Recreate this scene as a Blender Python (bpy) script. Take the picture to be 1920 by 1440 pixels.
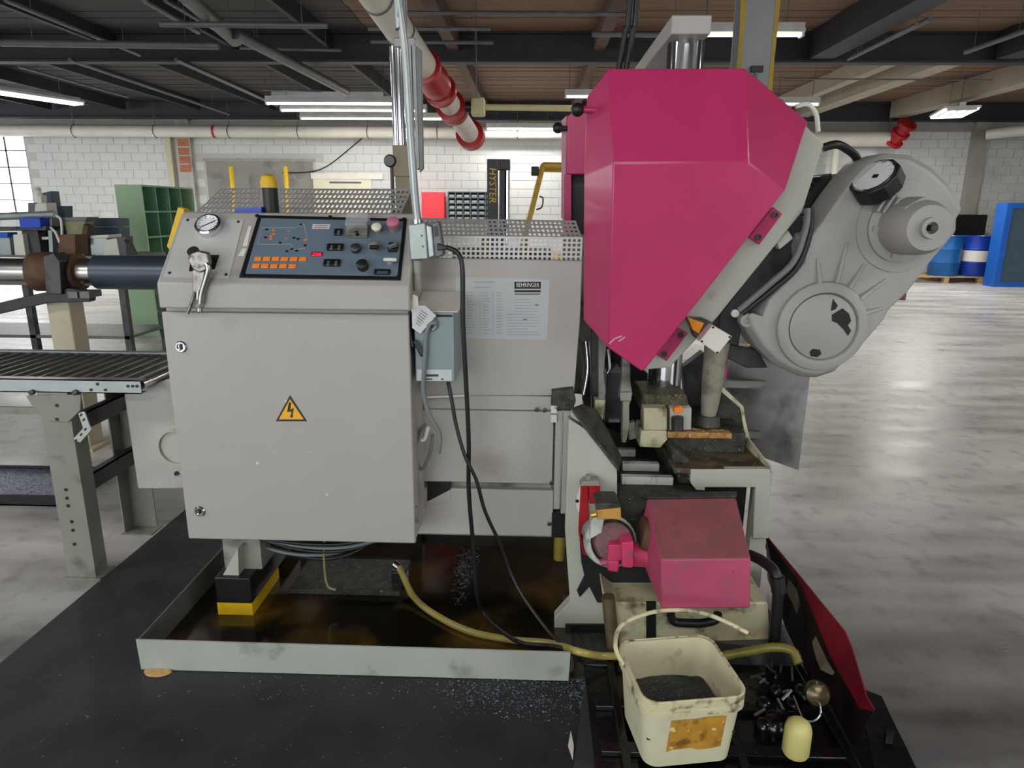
import bpy, bmesh, math, random
from mathutils import Matrix, Vector
random.seed(7)
for o in list(bpy.data.objects):
    bpy.data.objects.remove(o)
SC = bpy.context.scene
COL = SC.collection
V = Vector
# ------------------------------------------------------------------ camera
F = 1280.0
CAM_H = 1.5
YAW, PITCH, ROLL = math.radians(1.7), math.radians(14.3), math.radians(0.42)
CP = V((0, 0, CAM_H))
CR = (Matrix.Rotation(YAW, 3, 'Z') @ Matrix.Rotation(math.pi/2 - PITCH, 3, 'X') @ Matrix.Rotation(ROLL, 3, 'Z'))
cd = bpy.data.cameras.new('camera'); cd.sensor_width = 36.0; cd.lens = 36.0*F/1920.0
cd.clip_start = 0.05; cd.clip_end = 200
cam = bpy.data.objects.new('camera', cd); COL.objects.link(cam)
cam.matrix_world = Matrix.Translation(CP) @ CR.to_4x4()
SC.camera = cam
# ------------------------------------------------------------------ view and world
vs = SC.view_settings
vs.view_transform = 'Standard'; vs.look = 'None'; vs.gamma = 1.0; vs.use_curve_mapping = False
vs.exposure = 0.0
W = bpy.data.worlds.new('overcast_sky'); SC.world = W; W.use_nodes = True
bg = W.node_tree.nodes['Background']; bg.inputs[0].default_value = (0.93, 0.965, 1.0, 1); bg.inputs[1].default_value = 5.8
# hall lamps: rows of ceiling fixtures; each carries its own area lamp (watts per fixture below)
LAMP_W = 95.0
TUBE_E = 9.0

# ------------------------------------------------------------------ pixel to place
def ray(px, py):
    return CR @ V(((px-960.0)/F, -(py-720.0)/F, -1.0))
def Yp(px, py, Y):
    d = ray(px, py); return CP + d*((Y-CP.y)/d.y)
def Zp(px, py, z):
    d = ray(px, py); return CP + d*((z-CP.z)/d.z)
def Xp(px, py, X):
    d = ray(px, py); return CP + d*((X-CP.x)/d.x)
def PLp(px, py, p0, n):
    d = ray(px, py); return CP + d*((p0-CP).dot(n)/d.dot(n))
def YS(pts, Y):
    return [Yp(p[0], p[1], Y) for p in pts]
def fr(p0, u, v):
    u = V(u).normalized(); v = V(v); v = (v-u*u.dot(v)).normalized(); n = u.cross(v)
    M = Matrix((u, v, n)).transposed().to_4x4(); M.translation = p0; return M
def axis_frame(p, ax):
    ax = V(ax).normalized(); a = V((0, 0, 1)) if abs(ax.z) < .9 else V((1, 0, 0))
    u = a.cross(ax).normalized(); v = ax.cross(u)
    M = Matrix((u, v, ax)).transposed().to_4x4(); M.translation = p; return M

# ------------------------------------------------------------------ materials
def lin(c):
    f = lambda x: x/12.92 if x <= .04045 else ((x+.055)/1.055)**2.4
    return tuple(f(x/255.0) for x in c)+(1.0,)
MATS = {}
def mat(name, rgb, rough=.5, metal=0.0, var=.10, scale=6.0, dirt=None, bump=0.0, bscale=60., coat=0., emit=0., stretch=(1, 1, 1), alpha=1.0, spec=.5, chips=None, trans=0.):
    """dirt = (rgb, amount 0..1, scale); chips = (rgb, threshold, scale)"""
    if name in MATS: return MATS[name]
    m = bpy.data.materials.new(name); m.use_nodes = True; nt = m.node_tree; N = nt.nodes; L = nt.links
    b = N['Principled BSDF']; c = lin(rgb)
    tc = N.new('ShaderNodeTexCoord'); mp = N.new('ShaderNodeMapping'); mp.inputs['Scale'].default_value = stretch
    L.new(tc.outputs['Object'], mp.inputs['Vector'])
    cur = None
    def noise(sc, det=4):
        n = N.new('ShaderNodeTexNoise'); n.inputs['Scale'].default_value = sc; n.inputs['Detail'].default_value = det
        L.new(mp.outputs[0], n.inputs['Vector']); return n
    def mix(fac, a, bcol):
        x = N.new('ShaderNodeMix'); x.data_type = 'RGBA'
        L.new(fac, x.inputs[0])
        if isinstance(a, tuple): x.inputs[6].default_value = a
        else: L.new(a, x.inputs[6])
        x.inputs[7].default_value = bcol; return x.outputs[2]
    def ramp(src, lo, hi, top=1.0):
        r = N.new('ShaderNodeMapRange'); r.inputs[1].default_value = lo; r.inputs[2].default_value = hi; r.inputs[4].default_value = top
        L.new(src, r.inputs[0]); return r.outputs[0]
    n1 = noise(scale)
    cur = mix(ramp(n1.outputs['Fac'], .3, .7), c, tuple(x*(1-2*var) for x in c[:3])+(1,))
    if dirt:
        n2 = noise(dirt[2], 6); a = dirt[1]
        cur = mix(ramp(n2.outputs['Fac'], .68-.4*a, .86-.4*a, .9), cur, lin(dirt[0]))
    if chips:
        n3 = noise(chips[2], 2)
        cur = mix(ramp(n3.outputs['Fac'], chips[1], chips[1]+.02), cur, lin(chips[0]))
    L.new(cur, b.inputs['Base Color'])
    b.inputs['Roughness'].default_value = rough; b.inputs['Metallic'].default_value = metal
    b.inputs['Specular IOR Level'].default_value = spec
    b.inputs['Coat Weight'].default_value = coat
    if trans: b.inputs['Transmission Weight'].default_value = trans
    if alpha < 1: b.inputs['Alpha'].default_value = alpha
    if emit:
        b.inputs['Emission Color'].default_value = c; b.inputs['Emission Strength'].default_value = emit
    if bump:
        n4 = noise(bscale, 3); bp = N.new('ShaderNodeBump'); bp.inputs['Strength'].default_value = bump; bp.inputs['Distance'].default_value = .01
        L.new(n4.outputs['Fac'], bp.inputs['Height']); L.new(bp.outputs[0], b.inputs['Normal'])
    MATS[name] = m; return m

GREY = mat('machine_grey', (166, 163, 157), .45, var=.03, scale=3, chips=((214, 212, 204), .748, 13), bump=.04, bscale=90)
GREYB = mat('body_grey', (178, 175, 168), .5, var=.06, scale=4, dirt=((128, 124, 104), .22, 3), bump=.03)
GREYF = mat('frame_grey', (178, 181, 168), .45, var=.06, scale=5, dirt=((95, 92, 78), .12, 7))
GREYD = mat('dirty_grey', (148, 148, 138), .55, var=.14, scale=7, dirt=((58, 55, 46), .45, 9), bump=.15)
CAST = mat('cast_grey', (160, 159, 155), .5, var=.04, scale=5, bump=.10, bscale=45)
CREAM = mat('cream_paint', (196, 192, 158), .5, var=.10, scale=9, dirt=((82, 70, 40), .42, 16))
PINK = mat('magenta_paint', (188, 50, 102), .31, var=.06, scale=5, coat=.06, bump=.05, bscale=30, chips=((150, 60, 95), .76, 26))
PINKD = mat('dusty_magenta', (182, 76, 108), .6, var=.08, scale=8, dirt=((150, 80, 92), .30, 12), chips=((96, 60, 62), .73, 38))
PINKT = mat('settled_dust', (138, 74, 82), .75, var=.12, scale=9, dirt=((112, 72, 68), .4, 14), chips=((92, 60, 60), .73, 40))
RAILW = mat('worn_rail', (206, 208, 206), .4, var=.06, scale=14, dirt=((120, 122, 118), .2, 30))
PINKM = mat('motor_pink', (206, 60, 106), .5, var=.12, scale=14, dirt=((112, 92, 88), .30, 22))
RED = mat('red_paint', (172, 22, 34), .4, var=.15, scale=12, dirt=((60, 22, 22), .2, 20))
BRED = mat('sprinkler_red', (176, 26, 34), .35, var=.12, scale=10)
WHITE = mat('white_paint', (214, 213, 207), .5, var=.06, scale=4, dirt=((140, 134, 120), .12, 6))
OFFW = mat('off_white', (222, 220, 210), .5, var=.04)
BLACK = mat('black_paint', (24, 24, 26), .4, var=.2, scale=9)
RUBBER = mat('black_rubber', (26, 27, 30), .45, var=.15, scale=12)
CHROME = mat('chrome', (214, 216, 220), .10, 1.0, var=.02)
STEEL = mat('bright_steel', (178, 178, 176), .28, 1.0, var=.08, scale=10, stretch=(1, 8, 8))
DSTEEL = mat('dark_steel', (84, 84, 86), .45, .7, var=.2, scale=9, dirt=((50, 46, 40), .35, 12))
GRIME = mat('grimy_steel', (74, 74, 68), .6, .2, var=.25, scale=16, dirt=((36, 35, 32), .5, 25), bump=.35, bscale=120, chips=((168, 168, 160), .70, 120))
GALV = mat('galvanised', (168, 176, 176), .38, .55, var=.10, scale=12, bump=.05)
GALVD = mat('galvanised_dull', (112, 115, 114), .5, .4, var=.14, scale=9)
RUST = mat('rusty_iron', (104, 74, 52), .7, .2, var=.25, scale=14, dirt=((66, 60, 56), .45, 10), bump=.3)
YEL = mat('safety_yellow', (228, 186, 20), .5, var=.08, scale=12, dirt=((70, 60, 20), .12, 18))
DYEL = mat('dull_yellow', (176, 146, 42), .5, var=.15, scale=12)
ORANGE = mat('orange_key', (244, 132, 36), .5, var=.03)
AMBER = mat('amber_lens', (236, 150, 22), .35, var=.12, scale=40)
BLUE = mat('bright_blue', (28, 74, 200), .4, var=.08, scale=6)
DRUMB = mat('drum_blue', (24, 62, 168), .4, var=.10, scale=4)
DRUMC = mat('drum_teal_blue', (16, 92, 160), .4, var=.10, scale=4)
PANELB = mat('crate_blue', (20, 92, 186), .45, var=.06)
SLATE = mat('slate_panel', (64, 82, 98), .5, var=.06)
PANEL = mat('console_slate', (100, 116, 130), .42, var=.03)
BOXBL = mat('switchbox_grey_blue', (134, 150, 152), .42, var=.05, scale=6)
GREEN = mat('shelf_green', (128, 176, 142), .55, var=.08, scale=4)
GREENL = mat('shelf_pale_green', (172, 204, 166), .55, var=.06, scale=3, chips=((90, 120, 100), .76, 12))
TAN = mat('khaki_post', (138, 128, 106), .65, var=.12, scale=14, stretch=(1, 1, .3))
BEIGE = mat('beige_post', (190, 184, 158), .55, var=.08, scale=7)
PIPEW = mat('white_pipe', (216, 212, 200), .45, var=.05, scale=3)
CREAMP = mat('cream_pipe', (206, 200, 150), .5, var=.06)
STRUT = mat('strut_grey', (150, 152, 152), .45, .3, var=.12, scale=12)
DARKB = mat('beam_dark', (48, 48, 54), .6, var=.12, scale=5)
CONDUIT = mat('conduit_grey', (108, 110, 114), .5, .2, var=.15, scale=6)
BEAMW = mat('timber_pale', (176, 168, 152), .7, var=.08, scale=3)
PLANKB = mat('deck_brown', (128, 102, 84), .75, var=.16, scale=2.5, stretch=(.4, 6, 1))
PLANKD = mat('deck_dark', (72, 70, 72), .75, var=.2, scale=2.5, stretch=(.4, 6, 1))
GLASSD = mat('dial_glass', (232, 234, 238), .15, var=.02, coat=.6)
PAPER = mat('paper', (198, 202, 202), .6, var=.04, scale=12)
INK = mat('ink', (60, 66, 70), .7)
INKP = mat('pale_ink', (158, 164, 168), .7)
INKD = mat('dark_ink', (26, 36, 38), .7)
SIGNY = mat('sign_yellow', (236, 176, 22), .45, var=.04)
LED = mat('led_red', (255, 34, 70), .4, emit=1.4)
LEDB = mat('led_window', (150, 22, 52), .3)
BUCKET = mat('bucket_plastic', (214, 211, 178), .42, var=.06, scale=8, dirt=((96, 88, 58), .20, 12), chips=((70, 64, 44), .74, 70))
BUCKETR = mat('bucket_rim', (212, 206, 168), .45, var=.08, scale=10, dirt=((62, 55, 36), .44, 30))
LABELO = mat('stained_label', (196, 146, 50), .7, var=.15, scale=26, dirt=((112, 72, 18), .5, 28), chips=((232, 196, 130), .66, 40))
CHIPS = mat('metal_chips', (66, 68, 76), .4, .6, var=.3, scale=160, bump=1., bscale=220, chips=((190, 196, 206), .66, 260))
CHIPSB = mat('bright_chips', (150, 160, 180), .35, .6, var=.35, scale=90, bump=1., bscale=120, dirt=((30, 34, 42), .5, 60))
FLOATY = mat('float_plastic', (206, 200, 128), .45, var=.06, scale=12, dirt=((150, 136, 50), .25, 8))
HOSEY = mat('hose_yellow', (176, 162, 88), .35, var=.12, scale=18, coat=.3)
HOSEG = mat('hose_olive', (128, 122, 52), .4, var=.18, scale=24)
TUBEW = mat('lamp_tube', (255, 252, 244), .5, emit=TUBE_E)
TUBEY = mat('lamp_tube_warm', (255, 244, 190), .5, emit=TUBE_E)
TUBEO = mat('lamp_tube_off', (214, 218, 216), .4)
FIXT = mat('fixture_white', (206, 208, 206), .5)
WOOD = mat('pallet_wood', (190, 160, 112), .7, var=.14, scale=9, stretch=(1, 6, 6))
BRICKO = mat('bare_brick', (176, 112, 84), .8, var=.15, scale=14)
PLASTG = mat('grey_cable', (112, 118, 120), .45, var=.06)
MAGTAPE = mat('magenta_mark', (232, 30, 140), .5, var=.05)
PINKBTN = mat('button_rose', (196, 112, 140), .45, var=.04)
IVORY = mat('button_ivory', (226, 222, 196), .45, var=.05)
CLEAR = mat('clear_cover', (206, 206, 210), .15, var=.0, alpha=.35)
BROWNB = mat('brown_board', (120, 84, 62), .7)
PLIER = mat('worn_plier', (150, 146, 140), .38, .85, var=.2, scale=60, dirt=((84, 80, 76), .35, 50))
SLAT = mat('worn_steel', (190, 194, 192), .32, .85, var=.08, scale=14)
MASTB = mat('mast_black', (30, 32, 36), .4)
POOL = mat('oil_pool', (26, 22, 12), .13, var=.3, scale=4, dirt=((88, 66, 26), .46, 3.2), spec=.6)
OILPAN = mat('oily_pan', (15, 15, 17), .22, var=.3, scale=11, bump=.2, bscale=35, chips=((120, 122, 128), .765, 90))
BLOCKM = mat('painted_block', (206, 208, 206), .7, var=.05, scale=1.4, dirt=((176, 172, 162), .22, 1.1), bump=.08, bscale=30)
MORTAR = mat('block_joint', (186, 187, 183), .8, var=.05, scale=2)

# concrete floor: streaked slab, with the near floor's dimness painted in round the machine
def floor_mat():
    m = bpy.data.materials.new('concrete_floor'); m.use_nodes = True; nt = m.node_tree; N = nt.nodes; L = nt.links; b = N['Principled BSDF']
    tc = N.new('ShaderNodeTexCoord')
    mp = N.new('ShaderNodeMapping'); mp.inputs['Scale'].default_value = (.5, 2.2, 1); L.new(tc.outputs['Object'], mp.inputs[0])
    n1 = N.new('ShaderNodeTexNoise'); n1.inputs['Scale'].default_value = 1.6; n1.inputs['Detail'].default_value = 8; L.new(mp.outputs[0], n1.inputs[0])
    n2 = N.new('ShaderNodeTexNoise'); n2.inputs['Scale'].default_value = 9; n2.inputs['Detail'].default_value = 6; L.new(tc.outputs['Object'], n2.inputs[0])
    cr = N.new('ShaderNodeValToRGB'); cr.color_ramp.elements[0].position = .3; cr.color_ramp.elements[1].position = .72
    cr.color_ramp.elements[0].color = lin((172, 169, 165)); cr.color_ramp.elements[1].color = lin((208, 206, 202)); L.new(n1.outputs[0], cr.inputs[0])
    mx = N.new('ShaderNodeMix'); mx.data_type = 'RGBA'; mr = N.new('ShaderNodeMapRange'); mr.inputs[1].default_value = .52; mr.inputs[2].default_value = .75; mr.inputs[4].default_value = .55
    L.new(n2.outputs[0], mr.inputs[0]); L.new(mr.outputs[0], mx.inputs[0]); L.new(cr.outputs[0], mx.inputs[6]); mx.inputs[7].default_value = lin((118, 114, 108))
    # light fall-off over the near floor painted as a dark ragged-edged area
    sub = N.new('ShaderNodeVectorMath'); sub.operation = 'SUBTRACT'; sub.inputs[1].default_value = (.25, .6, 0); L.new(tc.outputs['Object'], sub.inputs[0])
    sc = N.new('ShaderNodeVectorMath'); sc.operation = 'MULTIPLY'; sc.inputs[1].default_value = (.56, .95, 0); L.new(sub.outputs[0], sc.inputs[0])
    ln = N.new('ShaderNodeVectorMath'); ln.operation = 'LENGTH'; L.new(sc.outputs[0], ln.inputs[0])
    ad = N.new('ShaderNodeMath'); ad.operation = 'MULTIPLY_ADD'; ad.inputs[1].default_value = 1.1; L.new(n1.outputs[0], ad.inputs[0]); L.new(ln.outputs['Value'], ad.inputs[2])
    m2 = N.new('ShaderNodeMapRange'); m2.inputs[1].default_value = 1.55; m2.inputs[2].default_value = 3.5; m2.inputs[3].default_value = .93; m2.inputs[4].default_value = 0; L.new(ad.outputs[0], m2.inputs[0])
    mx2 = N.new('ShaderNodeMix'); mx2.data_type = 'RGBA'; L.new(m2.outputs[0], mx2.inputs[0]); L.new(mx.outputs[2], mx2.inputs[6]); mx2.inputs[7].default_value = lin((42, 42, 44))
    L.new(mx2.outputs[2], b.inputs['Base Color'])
    r = N.new('ShaderNodeMapRange'); r.inputs[1].default_value = .35; r.inputs[2].default_value = .7; r.inputs[3].default_value = .26; r.inputs[4].default_value = .5; L.new(n1.outputs[0], r.inputs[0]); L.new(r.outputs[0], b.inputs['Roughness'])
    bp = N.new('ShaderNodeBump'); bp.inputs['Strength'].default_value = .12; bp.inputs['Distance'].default_value = .01; L.new(n2.outputs[0], bp.inputs['Height']); L.new(bp.outputs[0], b.inputs['Normal'])
    return m
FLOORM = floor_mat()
MATM = mat('oily_floor_plate', (44, 45, 48), .5, var=.22, scale=3, dirt=((24, 24, 26), .5, 4), bump=.2, bscale=18, chips=((128, 128, 130), .735, 75))

# ------------------------------------------------------------------ mesh building
class MB:
    def __init__(s): s.v = []; s.f = []
    def add(s, vs, fs):
        b = len(s.v); s.v += [tuple(p) for p in vs]; s.f += [[i+b for i in f] for f in fs]; return s
    def box(s, x0, x1, y0, y1, z0, z1):
        return s.add([(x, y, z) for z in (z0, z1) for y in (y0, y1) for x in (x0, x1)],
                     [(0, 2, 3, 1), (4, 5, 7, 6), (0, 1, 5, 4), (2, 6, 7, 3), (0, 4, 6, 2), (1, 3, 7, 5)])
    def obox(s, M, sx, sy, sz, c=(0, 0, 0)):
        vs = [M @ V((c[0]+x*sx/2, c[1]+y*sy/2, c[2]+z*sz/2)) for z in (-1, 1) for y in (-1, 1) for x in (-1, 1)]
        return s.add(vs, [(0, 2, 3, 1), (4, 5, 7, 6), (0, 1, 5, 4), (2, 6, 7, 3), (0, 4, 6, 2), (1, 3, 7, 5)])
    def prism(s, pts, vec):
        n = len(pts); vec = V(vec); a = [V(p) for p in pts]
        return s.add(a+[p+vec for p in a], [list(range(n)), list(range(2*n-1, n-1, -1))]+[[i, (i+1) % n, n+(i+1) % n, n+i] for i in range(n)])
    def loft(s, A, B):
        n = len(A)
        return s.add(list(A)+list(B), [list(range(n)), list(range(2*n-1, n-1, -1))]+[[i, (i+1) % n, n+(i+1) % n, n+i] for i in range(n)])
    def lathe(s, M, prof, n=24, caps=True):
        vs = []
        for r, h in prof:
            for i in range(n):
                a = 2*math.pi*i/n; vs.append(M @ V((r*math.cos(a), r*math.sin(a), h)))
        fs = []
        for k in range(len(prof)-1):
            for i in range(n):
                j = (i+1) % n; fs.append([k*n+i, k*n+j, (k+1)*n+j, (k+1)*n+i])
        if caps: fs += [list(range(n))[::-1], list(range((len(prof)-1)*n, len(prof)*n))]
        return s.add(vs, fs)
    def cyl(s, a, b, r, r2=None, n=16):
        a = V(a); b = V(b); M = axis_frame(a, b-a)
        return s.lathe(M, [(r, 0), (r if r2 is None else r2, (b-a).length)], n)
    def tube(s, pts, r, n=8, sub=5, closed=False):
        P = [V(p) for p in pts]; Q = []
        if sub > 1 and len(P) > 2:
            m = len(P); rng = m if closed else m-1
            for i in range(rng):
                g = lambda k: P[k % m] if closed else P[max(0, min(m-1, k))]
                p0, p1, p2, p3 = g(i-1), g(i), g(i+1), g(i+2)
                for t in range(sub):
                    u = t/sub
                    Q.append(.5*((2*p1)+(p2-p0)*u+(2*p0-5*p1+4*p2-p3)*u*u+(3*p1-p0-3*p2+p3)*u**3))
            if not closed: Q.append(P[-1])
        else: Q = P
        vs = []; m = len(Q); up = V((.31, .43, .85))
        for i, p in enumerate(Q):
            if closed: t = Q[(i+1) % m]-Q[i-1]
            else: t = Q[min(i+1, m-1)]-Q[max(i-1, 0)]
            t.normalize(); u = t.cross(up)
            if u.length < .05: u = t.cross(V((1, 0, 0)))
            u.normalize(); w = t.cross(u)
            rr = r[i] if isinstance(r, list) else r
            vs += [p+u*rr*math.cos(2*math.pi*k/n)+w*rr*math.sin(2*math.pi*k/n) for k in range(n)]
        fs = []
        for i in range(m if closed else m-1):
            for k in range(n):
                a = i*n; b = ((i+1) % m)*n; fs.append([a+k, a+(k+1) % n, b+(k+1) % n, b+k])
        if not closed: fs += [list(range(n))[::-1], list(range((m-1)*n, m*n))]
        return s.add(vs, fs)
    def grid(s, p00, p10, p01, nx, ny, wx=.4, wy=.4):
        """perforated sheet: nx by ny square holes, web fraction w"""
        p00 = V(p00); U = V(p10)-p00; W_ = V(p01)-p00
        def cuts(n, w):
            c = [0.0]; pit = 1.0/(n+w)
            for i in range(n): c += [(i+w)*pit, (i+1)*pit]
            return c+[1.0]
        cx, cy = cuts(nx, wx), cuts(ny, wy); a = len(cx)
        vs = [p00+U*x+W_*y for y in cy for x in cx]; fs = []
        for j in range(len(cy)-1):
            for i in range(a-1):
                if i % 2 == 1 and j % 2 == 1: continue
                fs.append([j*a+i, j*a+i+1, (j+1)*a+i+1, (j+1)*a+i])
        return s.add(vs, fs)
    def mesh(s, name, m, smooth=None, doub=False):
        me = bpy.data.meshes.new(name); me.from_pydata(s.v, [], s.f); me.update()
        bm = bmesh.new(); bm.from_mesh(me)
        if doub: bmesh.ops.remove_doubles(bm, verts=bm.verts, dist=1e-5)
        bmesh.ops.recalc_face_normals(bm, faces=bm.faces); bm.to_mesh(me); bm.free()
        if m: me.materials.append(m)
        if smooth:
            me.polygons.foreach_set('use_smooth', [True]*len(me.polygons))
            me.set_sharp_from_angle(angle=math.radians(smooth))
        return me
    def o(s, name, m, parent=None, bevel=0, smooth=None, label=None, kind=None, solid=0, seg=2, doub=False, bang=30):
        ob = bpy.data.objects.new(name, s.mesh(name, m, smooth or (35 if bevel else None), doub)); COL.objects.link(ob)
        if parent is not None: attach(ob, parent)
        if bevel:
            md = ob.modifiers.new('bevel', 'BEVEL'); md.width = bevel; md.segments = seg; md.limit_method = 'ANGLE'; md.angle_limit = math.radians(bang)
        if solid:
            md = ob.modifiers.new('solid', 'SOLIDIFY'); md.thickness = solid; md.offset = 0
        if label: ob['label'] = label
        if kind: ob['kind'] = kind
        return ob
def root_inv(p):
    M = Matrix.Identity(4); q = p
    while q is not None:
        M = Matrix.Translation(q.location) @ M if q.type == 'EMPTY' else M
        q = q.parent
    return M.inverted()
def attach(ob, p):
    ob.parent = p; ob.matrix_parent_inverse = root_inv(p) if p.type == 'EMPTY' else Matrix.Identity(4)
def thing(name, label, cat, loc=(0, 0, 0), group=None):
    e = bpy.data.objects.new(name, None); COL.objects.link(e); e.location = loc; e.empty_display_size = .1
    e['label'] = label; e['category'] = cat
    if group: e['group'] = group
    return e
def tag(o, label, cat, group=None):
    o['label'] = label; o['category'] = cat
    if group: o['group'] = group
    return o
def plate(name, pts, Y, th, m, parent=None, bevel=0, **k):
    return MB().prism(YS(pts, Y), (0, th, 0)).o(name, m, parent, bevel, **k)
def text(name, body, M, size, m, parent, ext=.0006, align='CENTER', sx=1.0, shear=0.):
    cu = bpy.data.curves.new(name, 'FONT'); cu.body = body; cu.size = size; cu.align_x = align; cu.align_y = 'CENTER'; cu.extrude = ext; cu.resolution_u = 2; cu.shear = shear
    t = bpy.data.objects.new(name, cu); COL.objects.link(t); bpy.context.view_layer.update()
    me = bpy.data.meshes.new_from_object(t); bpy.data.objects.remove(t)
    me.transform(M @ Matrix.Diagonal((sx, 1, 1, 1))); me.materials.clear(); me.materials.append(m)
    ob = bpy.data.objects.new(name, me); COL.objects.link(ob); attach(ob, parent); return ob
FRONT_U, FRONT_V = (1, 0, 0), (0, 0, 1)
# ================================================================== the hall
WALL_Y = 17.5; CEIL = 3.98; HB = 3.57; XL, XR, YB = -16.5, 16.5, -6.0; WP = WALL_Y-.45
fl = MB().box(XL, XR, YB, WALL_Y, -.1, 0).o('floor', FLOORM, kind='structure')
# back wall with a window opening at its left end
wx0, wx1 = XL+.5, Yp(56, 330, WALL_Y).x
wz0, wz1 = Yp(0, 405, WALL_Y).z, Yp(0, 250, WALL_Y).z
b = MB().box(XL, wx0, WALL_Y, WALL_Y+.3, 0, CEIL); b.box(wx1, XR, WALL_Y, WALL_Y+.3, 0, CEIL)
b.box(wx0, wx1, WALL_Y, WALL_Y+.3, 0, wz0); b.box(wx0, wx1, WALL_Y, WALL_Y+.3, wz1, CEIL)
wb = b.o('wall_back', MORTAR, kind='structure')
bm_ = MB().box(-.195, .195, -.012, .012, -.095, .095).mesh('block', BLOCKM)
rest = MB(); doorX0, doorX1 = Yp(388, 330, WALL_Y).x, Yp(588, 330, WALL_Y).x; doorZ = Yp(480, 303, WALL_Y).z
for r in range(18):
    z = .1+.2*r
    for c in range(-42, 42):
        x = .4*c+(.2 if r % 2 else 0)
        if x+.2 > wx0 and x-.2 < wx1 and z+.1 > wz0 and z-.1 < wz1: continue
        if x+.2 > doorX0 and x-.2 < doorX1 and z-.1 < doorZ: continue
        if x < XL+.25 or x > XR-.25: continue
        if -6.3 < x < 1.8 and z > 1.45:
            ob = bpy.data.objects.new('block', bm_); COL.objects.link(ob); ob.location = (x, WALL_Y-.002, z); ob.parent = wb
        else:
            rest.box(x-.195, x+.195, WALL_Y-.014, WALL_Y+.01, z-.095, z+.095)
rest.o('block_courses', BLOCKM, wb, kind='stuff')
wy0, wy1, wv0, wv1 = 5.0, 16.2, 1.1, 3.15
MB().box(XL-.3, XL, YB, wy0, 0, CEIL).box(XL-.3, XL, wy1, WALL_Y+.3, 0, CEIL).box(XL-.3, XL, wy0, wy1, 0, wv0).box(XL-.3, XL, wy0, wy1, wv1, CEIL).o('wall_left', MORTAR, kind='structure')
w2 = MB().box(XL-.12, XL-.08, wy0, wy1, wv0, wv0+.05).box(XL-.12, XL-.08, wy0, wy1, wv1-.05, wv1).box(XL-.12, XL-.08, wy0, wy0+.05, wv0, wv1).box(XL-.12, XL-.08, wy1-.05, wy1, wv0, wv1).o('added_window', DARKB, kind='structure')  # unseen window, added to brighten the back-left wall and the hood's side
for i in range(1, 12): y = wy0+(wy1-wy0)*i/12; MB().box(XL-.115, XL-.085, y-.02, y+.02, wv0, wv1).o('mullion', DARKB, w2)
for j in range(1, 4): z = wv0+(wv1-wv0)*j/4; MB().box(XL-.115, XL-.085, wy0, wy1, z-.015, z+.015).o('transom', DARKB, w2)
MB().box(XR, XR+.3, YB, WALL_Y+.3, 0, CEIL).o('wall_right', MORTAR, kind='structure')
b = MB().box(XL, XR, YB-.3, YB, 0, .5); b.box(XL, XR, YB-.3, YB, 3.2, CEIL)
OPEN = ((-12.5, -7.5), (-6.5, -.6), (6.5, 12.5)); xs = [XL]+[v for o_ in OPEN for v in o_]+[XR]  # unseen openings, added to throw daylight on the machine's front
for i in range(0, len(xs), 2): b.box(xs[i], xs[i+1], YB-.3, YB, .5, 3.2)
b.o('wall_front', MORTAR, kind='structure')
def portal(c, sx, sy, rot):
    l = bpy.data.lights.new('daylight_portal', 'AREA'); l.shape = 'RECTANGLE'; l.size = sx; l.size_y = sy; l.cycles.is_portal = True
    ob = bpy.data.objects.new('daylight_portal', l); COL.objects.link(ob); ob.location = c; ob.rotation_euler = rot
for x0_, x1_ in OPEN: portal(((x0_+x1_)/2, YB-.15, 1.85), x1_-x0_, 2.7, (math.pi/2, 0, math.pi))
portal((XL-.2, (wy0+wy1)/2, (wv0+wv1)/2), wv1-wv0, wy1-wy0, (0, -math.pi/2, 0))
portal(((wx0+wx1)/2, WALL_Y+.2, (wz0+wz1)/2), wx1-wx0, wz1-wz0, (math.pi/2, 0, 0))
# window
w1 = MB().box(wx0, wx1, WALL_Y+.05, WALL_Y+.09, wz0, wz0+.05)
w1.box(wx0, wx1, WALL_Y+.05, WALL_Y+.09, wz1-.05, wz1); w1.box(wx0, wx0+.05, WALL_Y+.05, WALL_Y+.09, wz0, wz1); w1.box(wx1-.05, wx1, WALL_Y+.05, WALL_Y+.09, wz0, wz1)
win = w1.o('window_1', DARKB, kind='structure')
nx, nz = max(3, round((wx1-wx0)/.55)), 5
GL = mat('window_glass', (235, 245, 248), .1, alpha=.12)
for i in range(1, nx): x = wx0+(wx1-wx0)*i/nx; MB().box(x-.015, x+.015, WALL_Y+.055, WALL_Y+.085, wz0, wz1).o('mullion', DARKB, win)
for j in range(1, nz): z = wz0+(wz1-wz0)*j/nz; MB().box(wx0, wx1, WALL_Y+.055, WALL_Y+.085, z-.012, z+.012).o('transom', DARKB, win)
for i in range(nx):
    for j in range(nz):
        x = wx0+(wx1-wx0)*i/nx; z = wz0+(wz1-wz0)*j/nz
        MB().box(x+.016, x+(wx1-wx0)/nx-.016, WALL_Y+.068, WALL_Y+.073, z+.013, z+(wz1-wz0)/nz-.013).o('pane', GL, win)
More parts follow.
